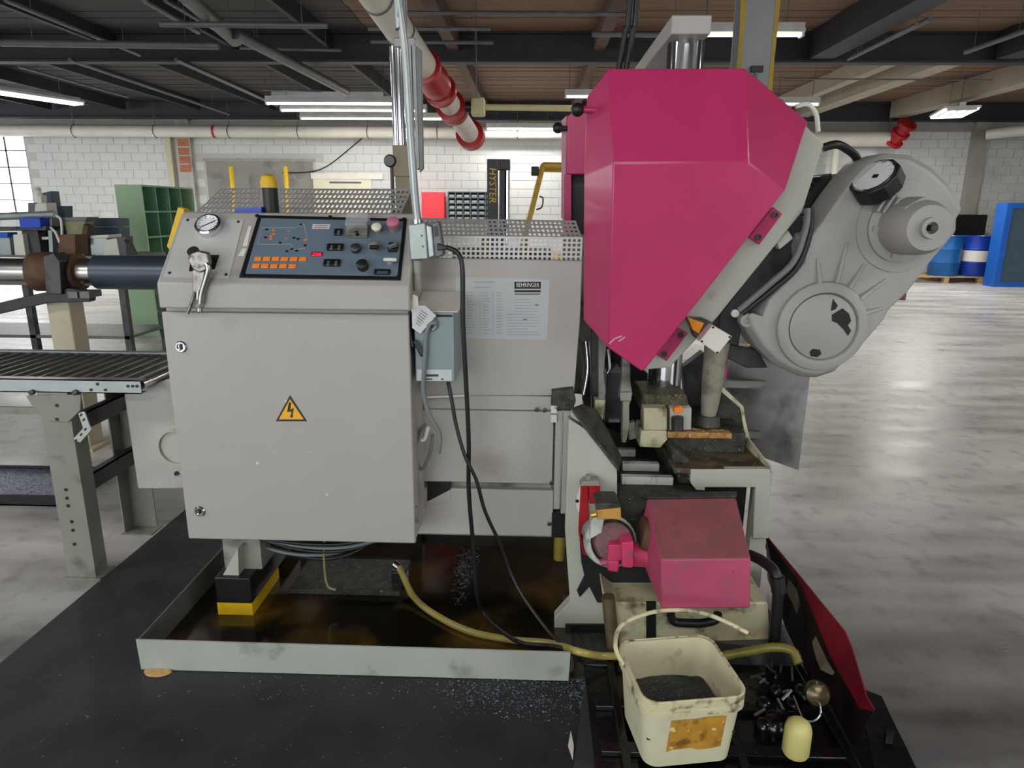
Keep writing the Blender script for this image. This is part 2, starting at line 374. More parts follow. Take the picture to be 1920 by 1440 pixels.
# bricked-up doorway and a pale door beside it
d1 = MB().box(doorX0, doorX1, WALL_Y-.003, WALL_Y+.02, 0, doorZ).o('door_1', mat('doorway_infill', (150, 148, 142), .8, var=.14, scale=2, dirt=((110, 108, 102), .3, 3)), kind='structure')
MB().box(doorX0-.05, doorX1+.05, WALL_Y-.03, WALL_Y+.02, doorZ, doorZ+.07).o('lintel', mat('lintel', (164, 160, 150), .8), d1)
a, c = Yp(583, 326, WALL_Y-.05), Yp(718, 326, WALL_Y-.05)
d2 = MB().box(a.x+.04, c.x-.3, WALL_Y-.05, WALL_Y+.01, 0, a.z-.12).o('door_2', mat('pale_door', (222, 216, 192), .5, var=.04), kind='structure')
MB().box(a.x, c.x, WALL_Y-.07, WALL_Y+.01, a.z-.12, a.z+.02).o('door_track', OFFW, d2)
MB().box(a.x+.45, c.x-.55, WALL_Y-.06, WALL_Y-.045, a.z-.22, a.z-.18).o('door_rail', CONDUIT, d2)
# pilaster with bare brick patches, right corner pier
x0, x1 = Yp(312, 300, WALL_Y-.2).x, Yp(358, 300, WALL_Y-.2).x
t1 = MB().box(x0+.28, x1, WALL_Y-.16, WALL_Y+.01, 0, CEIL).o('trim_1', mat('pilaster', (176, 174, 166), .7, var=.1, scale=3, dirt=((130, 120, 108), .3, 3)), kind='structure')
for zz in (2.95, 2.75, 2.55, 2.35): MB().box(x0+.30, x1-.03, WALL_Y-.166, WALL_Y-.15, zz, zz+.17).o('brick', BRICKO, t1)
MB().box(x0, x0+.14, WALL_Y-.2, WALL_Y+.01, 0, HB-.2).o('trim_2', BEIGE, kind='structure')
x0, x1 = Yp(1822, 300, WALL_Y-.2).x, Yp(1846, 300, WALL_Y-.2).x
MB().box(x0, x1, WALL_Y-.2, WALL_Y+.01, 0, CEIL).o('trim_3', mat('pier', (158, 156, 146), .7, var=.06), kind='structure')
MB().box(XL, XR, WALL_Y-.1, WALL_Y+.01, HB-.2, HB-.02).o('trim_4', mat('wall_ledge', (158, 154, 144), .7, var=.1, scale=2), kind='structure')
# ceiling: slab, planks, girders, joists
ce = MB().box(XL-.3, XR+.3, YB-.3, WALL_Y+.3, CEIL+.05, CEIL+.2).o('ceiling', PLANKD, kind='structure')
SPLIT = -2.4
pw = .3; ny_ = int((WALL_Y-4.2)/pw)
mD = MB().box(XL, SPLIT-.01, 0, pw-.014, 0, .05).mesh('plank', PLANKD); mB = MB().box(SPLIT, XR, 0, pw-.014, 0, .05).mesh('plank', PLANKB)
for i in range(ny_):
    for me in (mD, mB):
        ob = bpy.data.objects.new('plank', me); COL.objects.link(ob); ob.location = (0, WALL_Y-pw*(i+1), CEIL+.006*((i*7) % 3-1)); ob.parent = ce
def hbeam(mb, x0, x1, y, z0, z1, w=.2, t=.03):
    mb.box(x0, x1, y-w/2, y+w/2, z0, z0+t); mb.box(x0, x1, y-w/2, y+w/2, z1-t, z1); mb.box(x0, x1, y-.012, y+.012, z0+t, z1-t); return mb
gY = Zp(960, 119, HB).y
for y in (gY, gY-5.6, gY-11.2, WALL_Y-.28): hbeam(MB(), XL, XR, y, HB, CEIL).o('girder', DARKB, ce)
def joist(x, y0, y1, z0, z1, w, m):
    mb = MB().box(x-w/2, x+w/2, y0, y1, z0, z1)
    mb.o('joist', m, ce)
for x in (-13.4, -11.6, -9.8, -8, -6.2, -4.4, -3): joist(x, 4.2, WALL_Y-.4, HB+.18, CEIL, .07, DARKB)
for x in (-1.2, .9): joist(x, 4.2, WALL_Y-.4, HB+.16, CEIL, .16, mat('timber_brown', (96, 76, 64), .8, var=.1))
# beams fixed on the right-hand bays
for px, py in ((1700, 148), (1795, 190)):
    x = Zp(px, py, HB+.08).x
    joist(x, gY+.11, WALL_Y-.4, HB+.06, CEIL, .34, BEAMW)
xg = Zp(1600, 60, HB).x
for x in (xg+.3, xg+2.9): joist(x, 4.2, gY-.11, HB+.04, CEIL, .34, DARKB)
joist(Zp(1560, 165, HB+.16).x, gY+.11, WALL_Y-.4, HB+.14, CEIL, .2, BEAMW)
# steel column with hanging yellow tape
COLY = gY-5.6-.1
cx0, cx1 = Yp(1390, 60, COLY).x, Yp(1452, 60, COLY).x
st = thing('steel_column', 'grey steel building column edged with ragged yellow tape behind the saw hood', 'column', ((cx0+cx1)/2, COLY, 0))
mb = MB().box(cx0, cx1, COLY, COLY+.02, 0, HB); mb.box(cx0, cx1, COLY+.2, COLY+.22, 0, HB); mb.box((cx0+cx1)/2-.01, (cx0+cx1)/2+.01, COLY+.02, COLY+.2, 0, HB)
mb.o('shaft', mat('column_grey', (140, 141, 144), .5, var=.06), st)
MB().box(cx0-.08, cx1+.08, COLY-.07, COLY+.29, 0, .015).o('base_plate', DSTEEL, st)
for sx, j in ((cx0, .035), (cx1, .012)):
    pts = []; n = 14
    L_ = [(sx-j*(.3+random.random()), COLY-.004, .5+2.8*i/n) for i in range(n+1)]; R_ = [(sx+.014+.008*random.random(), COLY-.004, .5+2.8*i/n) for i in range(n, -1, -1)]
    MB().prism(L_+R_, (0, .003, 0)).o('tape', DYEL, st)
MB().cyl(((cx0+cx1)/2+.01, COLY-.012, .5), ((cx0+cx1)/2+.01, COLY-.012, 2.42), .011, n=8).o('conduit', CONDUIT, st)
MB().box((cx0+cx1)/2-.03, (cx0+cx1)/2+.05, COLY-.03, COLY, 2.42, 2.46).o('clamp', BLACK, st)

# ------------------------------------------------------------------ lamps
def area(name, loc, sx, sy, watts, parent):
    l = bpy.data.lights.new(name, 'AREA'); l.shape = 'RECTANGLE'; l.size = sx; l.size_y = sy; l.energy = watts; l.color = (1.0, .975, .93)
    ob = bpy.data.objects.new(name, l); COL.objects.link(ob); ob.location = loc; attach(ob, parent); return ob
def strip_light(loc, L_, ang, label, tubes=2, on=True, tm=None, watts=None, group=None, hang=True, w=.3):
    loc = V(loc); t = thing('fluorescent_light', label, 'ceiling light', loc, group)
    M = Matrix.Translation(loc) @ Matrix.Rotation(ang, 4, 'Z')
    MB().obox(M, L_, w, .04, (0, 0, .05)).obox(M, L_, .10, .07, (0, 0, .10)).o('housing', FIXT, t)
    for k in range(tubes):
        yy = (k-(tubes-1)/2)*(w-.08)/max(1, tubes-1) if tubes > 1 else 0
        MB().cyl(M @ V((-L_/2+.03, yy, .012)), M @ V((L_/2-.03, yy, .012)), .018, n=10).o('tube', (tm or TUBEW) if on else TUBEO, t)
    for sx in (-1, 1):
        MB().obox(M, .03, w*.8, .05, (sx*(L_/2-.015), 0, .015)).o('lamp_holder', FIXT, t)
        if hang: MB().cyl(M @ V((sx*L_*.35, 0, .12)), M @ V((sx*L_*.35, 0, CEIL-loc.z)), .006, n=6).o('hanger', CONDUIT, t)
    if on:
        l = area('lamp_glow', loc+V((0, 0, -.012)), L_*.95, w*.8, watts or LAMP_W, t); l.rotation_euler = (0, 0, ang)
    return t
def at_fix(px, py, z): return Zp(px, py, z)
def between(pxa, pxb, py, z):
    a = Zp(pxa, py, z); b_ = Zp(pxb, py, z); return (a+b_)/2, (b_-a).length
p, L_ = between(1290, 1505, 68, 3.45); strip_light(p, L_, 0, 'glowing warm fluorescent strip light passing behind the taped steel column', tubes=1, tm=TUBEY, w=.16)
p, L_ = between(512, 718, 187, 3.5); strip_light(p, L_, 0, 'lit fluorescent strip light above the unlit white strips near the back wall', tubes=1, w=.16)
for i, (a_, b_, y_) in enumerate(((500, 760, 196), (528, 800, 209), (565, 830, 224))):
    p, L_ = between(a_, b_, y_, 3.3 if i == 0 else 3.42)
    strip_light(p, L_, 0, ['thin lit strip light directly below the uppermost one by the back wall', 'middle strip light of the hanging stack by the back wall', 'lowest strip light of the stack just above the long white wall pipe'][i], tubes=1, w=.16, watts=30)
p, L_ = between(912, 1046, 243, 3.3); strip_light(p, L_, 0, 'lit strip light over the long wall pipe beside the pink wheel cover', tubes=1, w=.14, watts=50)
p = Zp(30, 180, 3.45); strip_light(p, 2.4, math.radians(68), 'lit twin tube fluorescent light over the window end of the hall', w=.34, watts=190)
p = Zp(1788, 214, 3.35); strip_light(p, 1.25, math.radians(72), 'bright hooded fluorescent light hanging over the blue drums', tubes=4, w=.6, watts=110)
p = Zp(1490, 197, 3.45); strip_light(p, .9, 0, 'small lit strip light peeping past the slanted edge of the pink hood', tubes=1, w=.14, watts=50)
p = Zp(1088, 183, 3.45); strip_light(p, .55, 0, 'short lit strip light beside the black ball knob of the hood', tubes=1, w=.14, watts=40)
for i, (x, y) in enumerate(((-4.5, .5), (4.5, .5), (0.0, -2.5), (9.5, 4.5), (-9.5, 4.5), (9.5, 9.5))):
    strip_light((x, y, 3.45), 2.4, 0, 'white twin tube fluorescent light in the rows out over the open floor', w=.34, group='fluorescent lights in rows over the hall')

# ------------------------------------------------------------------ pipes under the ceiling
def pipe(name, pts, r, m, label, cat='pipe', n=14, sub=1, group=None):
    return tag(MB().tube(pts, r, n, sub).o(name, m, smooth=50), label, cat, group)
a, b_, c = Yp(-40, 238, WP), Yp(500, 247, WP), Yp(1340, 262, WP); r_ = .135
wp = thing('wall_pipe', 'long white sprinkler main running along the top of the back wall', 'pipe', (0, WP, 0))
MB().tube([(XL, WP, b_.z), (5.2, WP, b_.z)], r_, 18, 1).o('pipe_run', PIPEW, wp, smooth=50)
for px in (140, 292, 430, 560, 690, 820, 970):
    q = Yp(px, 248, WP); MB().tube([(q.x, WP, b_.z+r_+.012), (q.x+.001, WP-r_-.012, b_.z), (q.x, WP, b_.z-r_-.012), (q.x-.001, WP+r_+.012, b_.z)], .012, 6, 6, True).o('hanger_ring', CONDUIT, wp, smooth=50)
    MB().cyl((q.x, WP, b_.z+r_), (q.x, WP, CEIL), .008, n=6).o('hanger_rod', CONDUIT, wp)
q = Yp(402, 245, WP); MB().cyl((q.x-.02, WP, b_.z), (q.x+.03, WP, b_.z), r_+.012, n=18).o('red_band', BRED, wp, smooth=40, label='red paint band')
a = Yp(1500, 260, WP); b_ = Yp(1684, 264, WP)
rc = thing('wall_pipe', 'fat white wall pipe ending in a bright red coupling near the hooded light', 'pipe', (b_.x, WP, a.z))
MB().tube([(5.25, WP, a.z), (b_.x, WP, a.z)], .17, 18, 1).o('pipe_run', PIPEW, rc, smooth=50)
for x in (6.2, 8.2): MB().cyl((x, WP, a.z+.16), (x, WP, CEIL), .008, n=6).o('hanger_rod', CONDUIT, rc)
a = Yp(1850, 252, WP-.2); b_ = Yp(1960, 240, WP-.9)
pipe('wall_pipe', [a, b_], .12, PIPEW, 'white pipe with a dark collar by the right corner pier')
a = Yp(1568, 276, WP); pipe('drop_pipe', [(a.x, WP, a.z), (a.x, WP, .0)], .085, PIPEW, 'white vertical pipe on the wall above the finned motor')
# red coupling at right
a, b_ = Yp(1674, 268, WP-.05), Yp(1702, 232, WP-.4)
MB().cyl(a, b_, .15, n=16).o('coupling', BRED, rc, smooth=40)
for f in (.05, .5, .95):
    q = a.lerp(b_, f); MB().cyl(q-(b_-a).normalized()*.03, q+(b_-a).normalized()*.04, .21, n=12).o('flange', BRED, rc)
# big sprinkler main with red valves, descending towards the wall
A, B = Yp(690, -30, 6.0), Yp(884, 256, 9.8); R_ = .135
sm = thing('sprinkler_main', 'fat white overhead pipe with red valves slanting down to a red flange', 'pipe', B)
ab = (B-A); P_ = lambda f: A+ab*f
MB().tube([A-ab*.1, P_(.44)], R_, 20, 1).o('pipe_run', PIPEW, sm, smooth=50)
MB().tube([P_(.56), P_(1.0)], R_*.92, 20, 1).o('pipe_run', WHITE, sm, smooth=50)
def fat(f0, f1, prof, m, nm):
    M = axis_frame(P_(f0), ab); L2 = (P_(f1)-P_(f0)).length
    MB().lathe(M, [(R_*r, L2*h) for r, h in prof], 20).o(nm, m, sm, smooth=40)
fat(.40, .59, [(1.0, 0), (1.3, .02), (1.3, .1), (1.05, .14), (1.1, .3), (1.28, .5), (1.22, .7), (1.05, .86), (1.35, .88), (1.35, .98), (1.0, 1)], BRED, 'valve_body')
fat(.69, .75, [(1.0, 0), (1.32, .05), (1.32, .4), (1.1, .45), (1.1, .55), (1.32, .6), (1.32, .95), (1.0, 1)], BRED, 'flange')
fat(.965, 1.01, [(1.0, 0), (1.4, .05), (1.4, .9), (.8, 1)], BRED, 'flange')
for f in (.05, .2): fat(f, f+.008, [(1.0, 0), (1.06, .1), (1.06, .9), (1.0, 1)], CONDUIT, 'strap')
q = P_(.71)+V((.1, 0, 0)); q2 = Yp(1090, 197, q.y)
vb = thing('branch_pipe', 'cream branch pipe with a square reducer leading off the red flange', 'pipe', q)
MB().obox(fr(q+V((.22, 0, .0)), (1, 0, 0), (0, 0, 1)), .16, .2, .2).o('reducer', CREAMP, vb, bevel=.02)
MB().cyl(q+V((.3, 0, 0)), (q2.x, q.y, q.z-.01), .036, n=12).o('pipe_run', CREAMP, vb, smooth=40)
MB().cyl(q, q+V((.16, 0, 0)), .06, n=12).o('collar', BLACK, vb, smooth=40)
MB().cyl(q+V((.2, 0, .1)), q+V((.2, 0, CEIL-q.z)), .008, n=6).o('hanger_rod', CONDUIT, vb)
# conduits in the dark left bays
cond = [
 ((40, 0, 3.4), (430, 300, 3.4), .022, 'thin grey conduit slanting across the dark left roof bay'),
]
def cpix(p, q, z, r, label, m=CONDUIT):
    z += .24; a = Zp(p[0], p[1], z); b_ = Zp(q[0], q[1], z); t = thing('conduit', label, 'conduit', (a+b_)/2)
    MB().tube([a, b_], r, 8, 1).o('pipe_run', m, t, smooth=50)
    for f in (.15, .85): c_ = a.lerp(b_, f); MB().cyl(c_, (c_.x, c_.y, CEIL), .004, n=5).o('hanger_rod', m, t)
cpix((0, 80), (410, 86), 3.26, .045, 'fat grey conduit crossing the dark bay and ending at a cluster of fittings')
cpix((300, 45), (614, 48), 3.1, .03, 'grey channel bar hanging under the left roof bay')
cpix((0, 160), (165, 196), 3.46, .018, 'grey conduit beside the twin tube light near the window end')
cpix((35, 125), (240, 182), 3.34, .02, 'grey conduit running to the back wall between dark joists')
cpix((130, 112), (430, 214), 3.34, .03, 'long grey conduit running back to the white wall pipe')
cpix((10, 0), (262, 103), 3.36, .025, 'thin conduit crossing over the fat grey conduit')
cpix((330, 112), (520, 198), 3.3, .03, 'conduit leading back to the hanging stack of strip fixtures')
cpix((345, -10), (440, 75), 3.2, .08, 'thick white duct pipe beside two thin conduits')
cpix((440, 62), (650, 172), 3.2, .07, 'pale duct pipe running on under the girder to the back wall')
cpix((270, 0), (372, 60), 3.3, .03, 'upper of two pale conduits beside the duct pipe')
cpix((310, 0), (450, 82), 3.3, .025, 'lower of two pale conduits beside the duct pipe')
cpix((450, 90), (640, 94), 3.38, .02, 'thin conduit along the face of the left girder')
cpix((760, 24), (1180, 26), 3.4, .02, 'thin conduit running across the brown roof deck')
cpix((690, 54), (920, 54), 3.3, .022, 'upper of two short conduits by the fat sprinkler main')
cpix((695, 78), (925, 80), 3.3, .022, 'lower of two short conduits by the fat sprinkler main')
cpix((1110, 64), (1290, 66), 3.2, .03, 'unlit white tube beside the warm fluorescent strip')
cpix((1596, 108), (1745, 35), 3.32, .03, 'grey strut rail under the right roof beam')
cpix((1590, 112), (1720, 45), 3.26, .018, 'thin rail below the grey strut rail under the right beam')
cpix((1810, 98), (1930, 55), 3.3, .03, 'grey rail high in the far right roof bay')
cpix((1470, 148), (1860, 150), 3.36, .012, 'thin black cable sagging across the pale right beams')
cpix((490, 168), (620, 172), 3.4, .02, 'thin conduit above the lit strip by the back wall')
# hanging black cable bundle above the hood
for k, (dx, lb) in enumerate(((0, 'thick black cable dropping to the hood, left of the pair'), (14, 'thick black cable dropping to the hood, right of the pair'))):
    pipe('cable', [V((Yp(1184+dx, -60, 2.9).x, 2.9, CEIL)), Yp(1184+dx, -60, 2.9), Yp(1172+dx, 60, 2.9), Yp(1158+dx, 140, 2.9)], .012, RUBBER, lb, 'cable', 8, 4)
pipe('cable', [Yp(705, 235, WALL_Y-.03), Yp(660, 275, WALL_Y-.03), Yp(600, 318, WALL_Y-.03), Yp(530, 324, WALL_Y-.03)], .014, RUBBER, 'thin black cable sagging down the white block wall', 'cable', 6, 5)

# ------------------------------------------------------------------ things at the back of the hall
for px, lb in ((433, 'yellow bollard standing before the bricked-up doorway'), (535, 'yellow bollard at the jamb between the doorway and the pale door')):
    q = Yp(px, 312, (WALL_Y-.5)); t = thing('bollard', lb, 'bollard', (q.x, (WALL_Y-.5), 0))
    MB().lathe(Matrix.Translation((q.x, (WALL_Y-.5), 0)), [(.055, 0), (.055, q.z-.03), (.04, q.z), (.01, q.z+.012)], 14).o('post', YEL, t, smooth=40)
    MB().box(q.x-.1, q.x+.1, WALL_Y-.6, WALL_Y-.4, 0, .015).o('base_plate', YEL, t)
# green pigeonhole rack facing right
c0 = Yp(263, 346, 8.0); X0 = c0.x; zT = c0.z; y1 = Xp(362, 352, X0).y; xl = Yp(214, 346, 8.0).x
g = thing('pigeonhole_rack', 'tall pale green pigeonhole rack with open compartments against the block wall', 'shelf', (X0, 8, 0))
MB().box(xl, X0, 8.0, 8.03, 0, zT).o('end_panel', GREENL, g); MB().box(xl, X0, y1-.03, y1, 0, zT).o('end_panel', GREENL, g)
MB().box(xl, xl+.02, 8.03, y1-.03, 0, zT).o('back_panel', GREEN, g)
for i in range(7): z = zT*i/6; MB().box(xl+.02, X0, 8.03, y1-.03, max(0, z-.02), max(.02, z)).o('shelf', GREEN, g)
for i in range(6):
    for k in range(1, 4):
        y = 8.03+(y1-8.06)*k/4; MB().box(xl+.02, X0-.01, y-.008, y+.008, zT*i/6, zT*(i+1)/6-.02).o('divider', GREEN, g)
# red box and grey pigeonholes on a bench by the wall
yb = WALL_Y-.5
bx0, bx1 = Yp(700, 400, yb).x, Yp(930, 400, yb).x; zb = Yp(800, 412, yb).z
bt = thing('wall_bench', 'long grey steel bench against the wall behind the perforated guard', 'workbench', ((bx0+bx1)/2, yb, 0))
MB().box(bx0, bx1, yb-.3, yb+.4, zb-.05, zb).o('bench_top', GALVD, bt)
for x in (bx0+.08, bx1-.08):
    for y in (yb-.22, yb+.32): MB().box(x-.03, x+.03, y-.03, y+.03, 0, zb-.05).o('leg', GALVD, bt)
p0, p1 = Yp(790, 360, yb), Yp(833, 360, yb)
rb = thing('red_cabinet', 'small bright red cabinet standing on the wall bench', 'cabinet', (p0.x, yb, zb))
MB().box(p0.x, p1.x, yb, yb+.3, zb, p0.z).o('body', mat('cabinet_red', (238, 62, 74), .5, var=.03), rb, bevel=.01)
MB().box(p0.x+.02, p1.x-.02, yb-.015, yb, zb+.02, p0.z-.02).o('door', mat('cabinet_red', (238, 62, 74)), rb)
p0, p1 = Yp(840, 360, yb), Yp(924, 360, yb)
gp = thing('parts_bin_rack', 'dark grey rack of small square parts bins beside the forklift mast', 'parts rack', (p0.x, yb, zb))
gm = mat('rack_grey', (92, 102, 108), .5, var=.06)
MB().box(p0.x, p1.x, yb+.2, yb+.22, zb, p0.z).o('back_panel', mat('rack_dark', (52, 60, 66), .6), gp)
for i in range(7): x = p0.x+(p1.x-p0.x)*i/6; MB().box(x-.012, x+.012, yb, yb+.2, zb, p0.z).o('divider', gm, gp)
for j in range(6): z = zb+(p0.z-zb)*j/5; MB().box(p0.x, p1.x, yb-.01, yb+.2, z-.012, z+.012).o('shelf', gm, gp)
for j in range(5):
    for i in range(6):
        x = p0.x+(p1.x-p0.x)*i/6; z = zb+(p0.z-zb)*j/5
        MB().box(x+.03, x+(p1.x-p0.x)/6-.03, yb+.02, yb+.18, z+.012, z+.07).o('bin', GALV, gp)
# forklift mast
FY = 9.0
f0, f1 = Yp(913, 298, FY), Yp(933, 298, FY); f2 = Yp(957, 300, FY+.15)
fk = thing('forklift', 'black forklift mast with yellow lettering standing behind the perforated guard', 'forklift', (f0.x, FY, 0))
MB().box(f0.x, f1.x, FY, FY+.16, .05, f0.z).o('mast_rail', MASTB, fk, bevel=.008)
MB().box(f1.x+.02, f1.x+.09, FY+.05, FY+.16, .05, f0.z-.02).o('inner_rail', MASTB, fk)
MB().cyl((f1.x+.12, FY+.1, .05), (f1.x+.12, FY+.1, f0.z-.1), .03, n=12).o('lift_cylinder', CHROME, fk, smooth=40)
MB().box(f1.x-.02, f2.x, FY+.02, FY+.14, f0.z-.13, f0.z).o('mast_crosshead', MASTB, fk, bevel=.01)
MB().box(f1.x+.0, f2.x+.3, FY+.05, FY+.25, .05, .55).o('carriage', MASTB, fk, bevel=.01)
for dx in (0, .35): MB().box(f0.x+dx, f0.x+dx+.1, FY-1.0, FY+.1, .05, .09).o('fork', DSTEEL, fk)
MB().box(f0.x, f0.x+.9, FY+.25, FY+1.7, .18, .95).o('chassis', mat('forklift_yellow', (206, 150, 20), .45), fk, bevel=.05)
for (yy) in (FY+.5, FY+1.4): MB().cyl((f0.x+.02, yy, .22), (f0.x+.88, yy, .22), .22, n=20).o('wheel', RUBBER, fk, smooth=40)
M = fr(V(((f0.x+f1.x)/2+.002, FY-.004, (Yp(922, 312, FY).z+Yp(922, 382, FY).z)/2)), (0, 0, -1), (1, 0, 0))
text('lettering', 'HYSTER', M, .13, mat('letter_yellow', (232, 190, 60), .5), fk, sx=.95, shear=.15)
# yellow guarded truck beside it
TY = 11.3
tk = thing('lift_truck', 'yellow roll-over frame of a lift truck with a black work lamp', 'lift truck', (Yp(1020, 400, TY).x, TY, 0))
A1, A2, A3 = Yp(992, 412, TY), Yp(1018, 310, TY), Yp(1050, 312, TY)
low = A1+(A1-A2)*.9; low.z = max(.4, low.z)
for dy in (0, .9):
    o_ = V((0, dy, 0))
    MB().tube([low+o_, A1+o_, A2+o_], .045, 6, 1).o('guard_post', DYEL, tk)
    MB().tube([A2+o_, A3+V((.6, 0, 0))+o_], .05, 6, 1).o('guard_rail', DYEL, tk)
MB().tube([A2, A2+V((0, .9, 0))], .04, 6, 1).o('guard_crossbar', DYEL, tk)
MB().tube([Yp(1012, 368, TY-.05), Yp(1018, 372, TY-.08), Yp(1016, 388, TY-.08), Yp(1006, 393, TY-.05)], .012, 8, 5).o('grab_handle', BLACK, tk, smooth=40)
q = Yp(1003, 321, TY); MB().obox(fr(q, (1, 0, 0), (0, 0, 1)), .12, .14, .1).o('work_lamp', BLACK, tk, bevel=.015)
MB().box(low.x-.1, low.x+1.1, TY-.1, TY+1.3, .15, .8).o('chassis', DYEL, tk, bevel=.05)
for yy in (TY+.1, TY+1.1): MB().cyl((low.x-.05, yy, .2), (low.x+1.05, yy, .2), .2, n=18).o('wheel', RUBBER, tk, smooth=40)
# blue drums, pallet, blue panelled crate
zt = .14
pa = Zp(1706, 530, 0.0); pb = Zp(1852, 533, 0.0); py_ = pa.y
pl = thing('pallet', 'wooden pallet under the blue drums', 'pallet', (pa.x, py_, 0))
for i in range(6): y = py_+i*.2; MB().box(pa.x, pb.x, y, y+.12, .118, .14).o('deck_board', WOOD, pl)
for i in range(3):
    x = pa.x+(pb.x-pa.x-.1)*i/2
    for j in range(3): MB().box(x, x+.1, py_+j*.5, py_+j*.5+.12, .02, .1).o('block', WOOD, pl)
    MB().box(x, x+.1, py_, py_+1.12, 0, .02).o('runner', WOOD, pl); MB().box(x, x+.1, py_, py_+1.12, .1, .118).o('stringer', WOOD, pl)
def drum(x, y, r, h, m, label, band=None):
    t = thing('oil_drum', label, 'drum', (x, y, zt)); M = Matrix.Translation((x, y, zt))
    pr = [(r*.985, 0), (r, .01), (r, h*.32), (r*1.025, h*.34), (r, h*.36), (r, h*.65), (r*1.025, h*.67), (r, h*.69), (r, h-.02), (r*1.02, h-.01), (r*.98, h), (r*.95, h-.02), (.01, h-.02)]
    MB().lathe(M, pr, 28).o('body', m, t, smooth=40)
    if band: MB().lathe(M, [(r*1.004, h*.37), (r*1.004, h*.64)], 28, False).o('white_band', OFFW, t, smooth=40, label='white band')
    MB().lathe(Matrix.Translation((x+.1, y, zt+h-.02)), [(.035, 0), (.035, .02), (.02, .025)], 12).o('bung', OFFW, t)
x_ = Yp(1822, 480, py_+.5).x; dr = (Yp(1846, 480, py_+.35).x-Yp(1797, 480, py_+.35).x)/2+.02
drum(x_, py_+.36, dr, .88, DRUMB, 'royal blue steel drum with a white middle band', True)
drum(x_-2*dr-.06, py_+.36, dr, .88, DRUMC, 'teal blue steel drum beside the white banded drum')
cy = Zp(1862, 538, 0).y; cx_ = Zp(1862, 538, 0).x; ch = Yp(1860, 380, cy).z
cr_ = thing('panelled_crate', 'tall blue framed crate with slate panels beside the drums', 'crate', (cx_, cy, 0))
MB().box(cx_+.06, cx_+1.6, cy+.02, cy+.35, .05, ch-.05).o('panel', SLATE, cr_)
for x0_, x1_ in ((cx_, cx_+.12), (cx_+1.5, cx_+1.62)): MB().box(x0_, x1_, cy, cy+.1, 0, ch).o('frame_post', PANELB, cr_)
MB().box(cx_+.12, cx_+1.5, cy, cy+.08, ch-.1, ch).o('frame_rail', PANELB, cr_); MB().box(cx_+.12, cx_+1.5, cy, cy+.08, 0, .1).o('frame_rail', PANELB, cr_)
MB().box(cx_, cx_+.03, cy+.1, cy+.35, 0, ch).o('side_panel', PANELB, cr_)
q0, q1 = Yp(1806, 404, py_+.9), Yp(1852, 404, py_+.9)
kb = thing('black_cabinet', 'dark stepped cabinet behind the blue drums', 'cabinet', (q0.x, py_+1.2, 0))
MB().box(q0.x, q1.x+.2, py_+1.2, py_+1.6, 0, q0.z+.02).o('body', BLACK, kb, bevel=.02)
MB().box(q0.x-.12, q0.x, py_+1.2, py_+1.6, 0, q0.z-.06).o('side_step', BLACK, kb, bevel=.02)
q = Zp(1690, 562, 0); br = MB().box(q.x-.35, q.x+.08, q.y, q.y+.35, 0, .12).o('brown_block', BROWNB, bevel=.01); tag(br, 'brown timber block lying on the floor behind the gear housing', 'timber block')
# ================================================================== electrical cabinet with sloping console
CY = 2.10; BY = 2.33
dl, dr_ = Yp(302, 586, CY), Yp(766, 586, CY); dz0 = Yp(560, 1015, CY).z; dz1 = Yp(540, 585, CY).z
cab = thing('electrical_cabinet', 'grey electrical cabinet with a sloping control console and warning triangle', 'cabinet', ((dl.x+dr_.x)/2, CY+.1, 0))
MB().box(dl.x+.004, dr_.x-.002, CY+.022, BY-.002, dz0+.004, dz1+.02).o('body', GREY, cab, bevel=.004)
door = MB().box(dl.x, dr_.x, CY, CY+.02, dz0, dz1-.004).o('door', GREY, cab, bevel=.005)
for px, py in ((340, 650), (375, 958)):
    q = Yp(px, py, CY); M = axis_frame(q+V((0, .002, 0)), (0, -1, 0))
    MB().lathe(M, [(.019, 0), (.019, .006), (.016, .009), (.012, .009), (.012, .004), (.001, .004)], 24).o('lock', CHROME, door, smooth=40)
    MB().obox(M, .006, .018, .006, (0, 0, .006)).o('lock_slot', BLACK, door)
q = Yp(774, 965, CY+.01); MB().cyl((dr_.x+.004, CY+.012, q.z-.03), (dr_.x+.004, CY+.012, q.z+.03), .006, n=10).o('hinge', GREYD, door, smooth=40)
# warning triangle
def tri(s, Y, cx=545.5, cy=770): return [Yp(545.5+(p[0]-cx)*s, cy+(p[1]-cy)*s+(0), Y) for p in ((543.5, 741), (575.5, 790), (517, 790))]
sg = MB().prism(tri(1.0, CY-.0012), (0, .0012, 0)).o('warning_sign', BLACK, cab, label='yellow triangle with a black lightning bolt')
MB().prism(YS([(543.6, 748.5), (569.5, 786.3), (522.8, 786.3)], CY-.002), (0, .001, 0)).o('sign_face', SIGNY, sg)
def zz(x, y): return (500+x/18.0, 730+y/18.0)
MB().prism(YS([zz(*p) for p in ((745, 445), (830, 445), (800, 690), (920, 620), (870, 890), (905, 900), (835, 975), (780, 895), (820, 880), (835, 740), (685, 775))], CY-.0028), (0, .001, 0)).o('lightning_bolt', BLACK, sg)
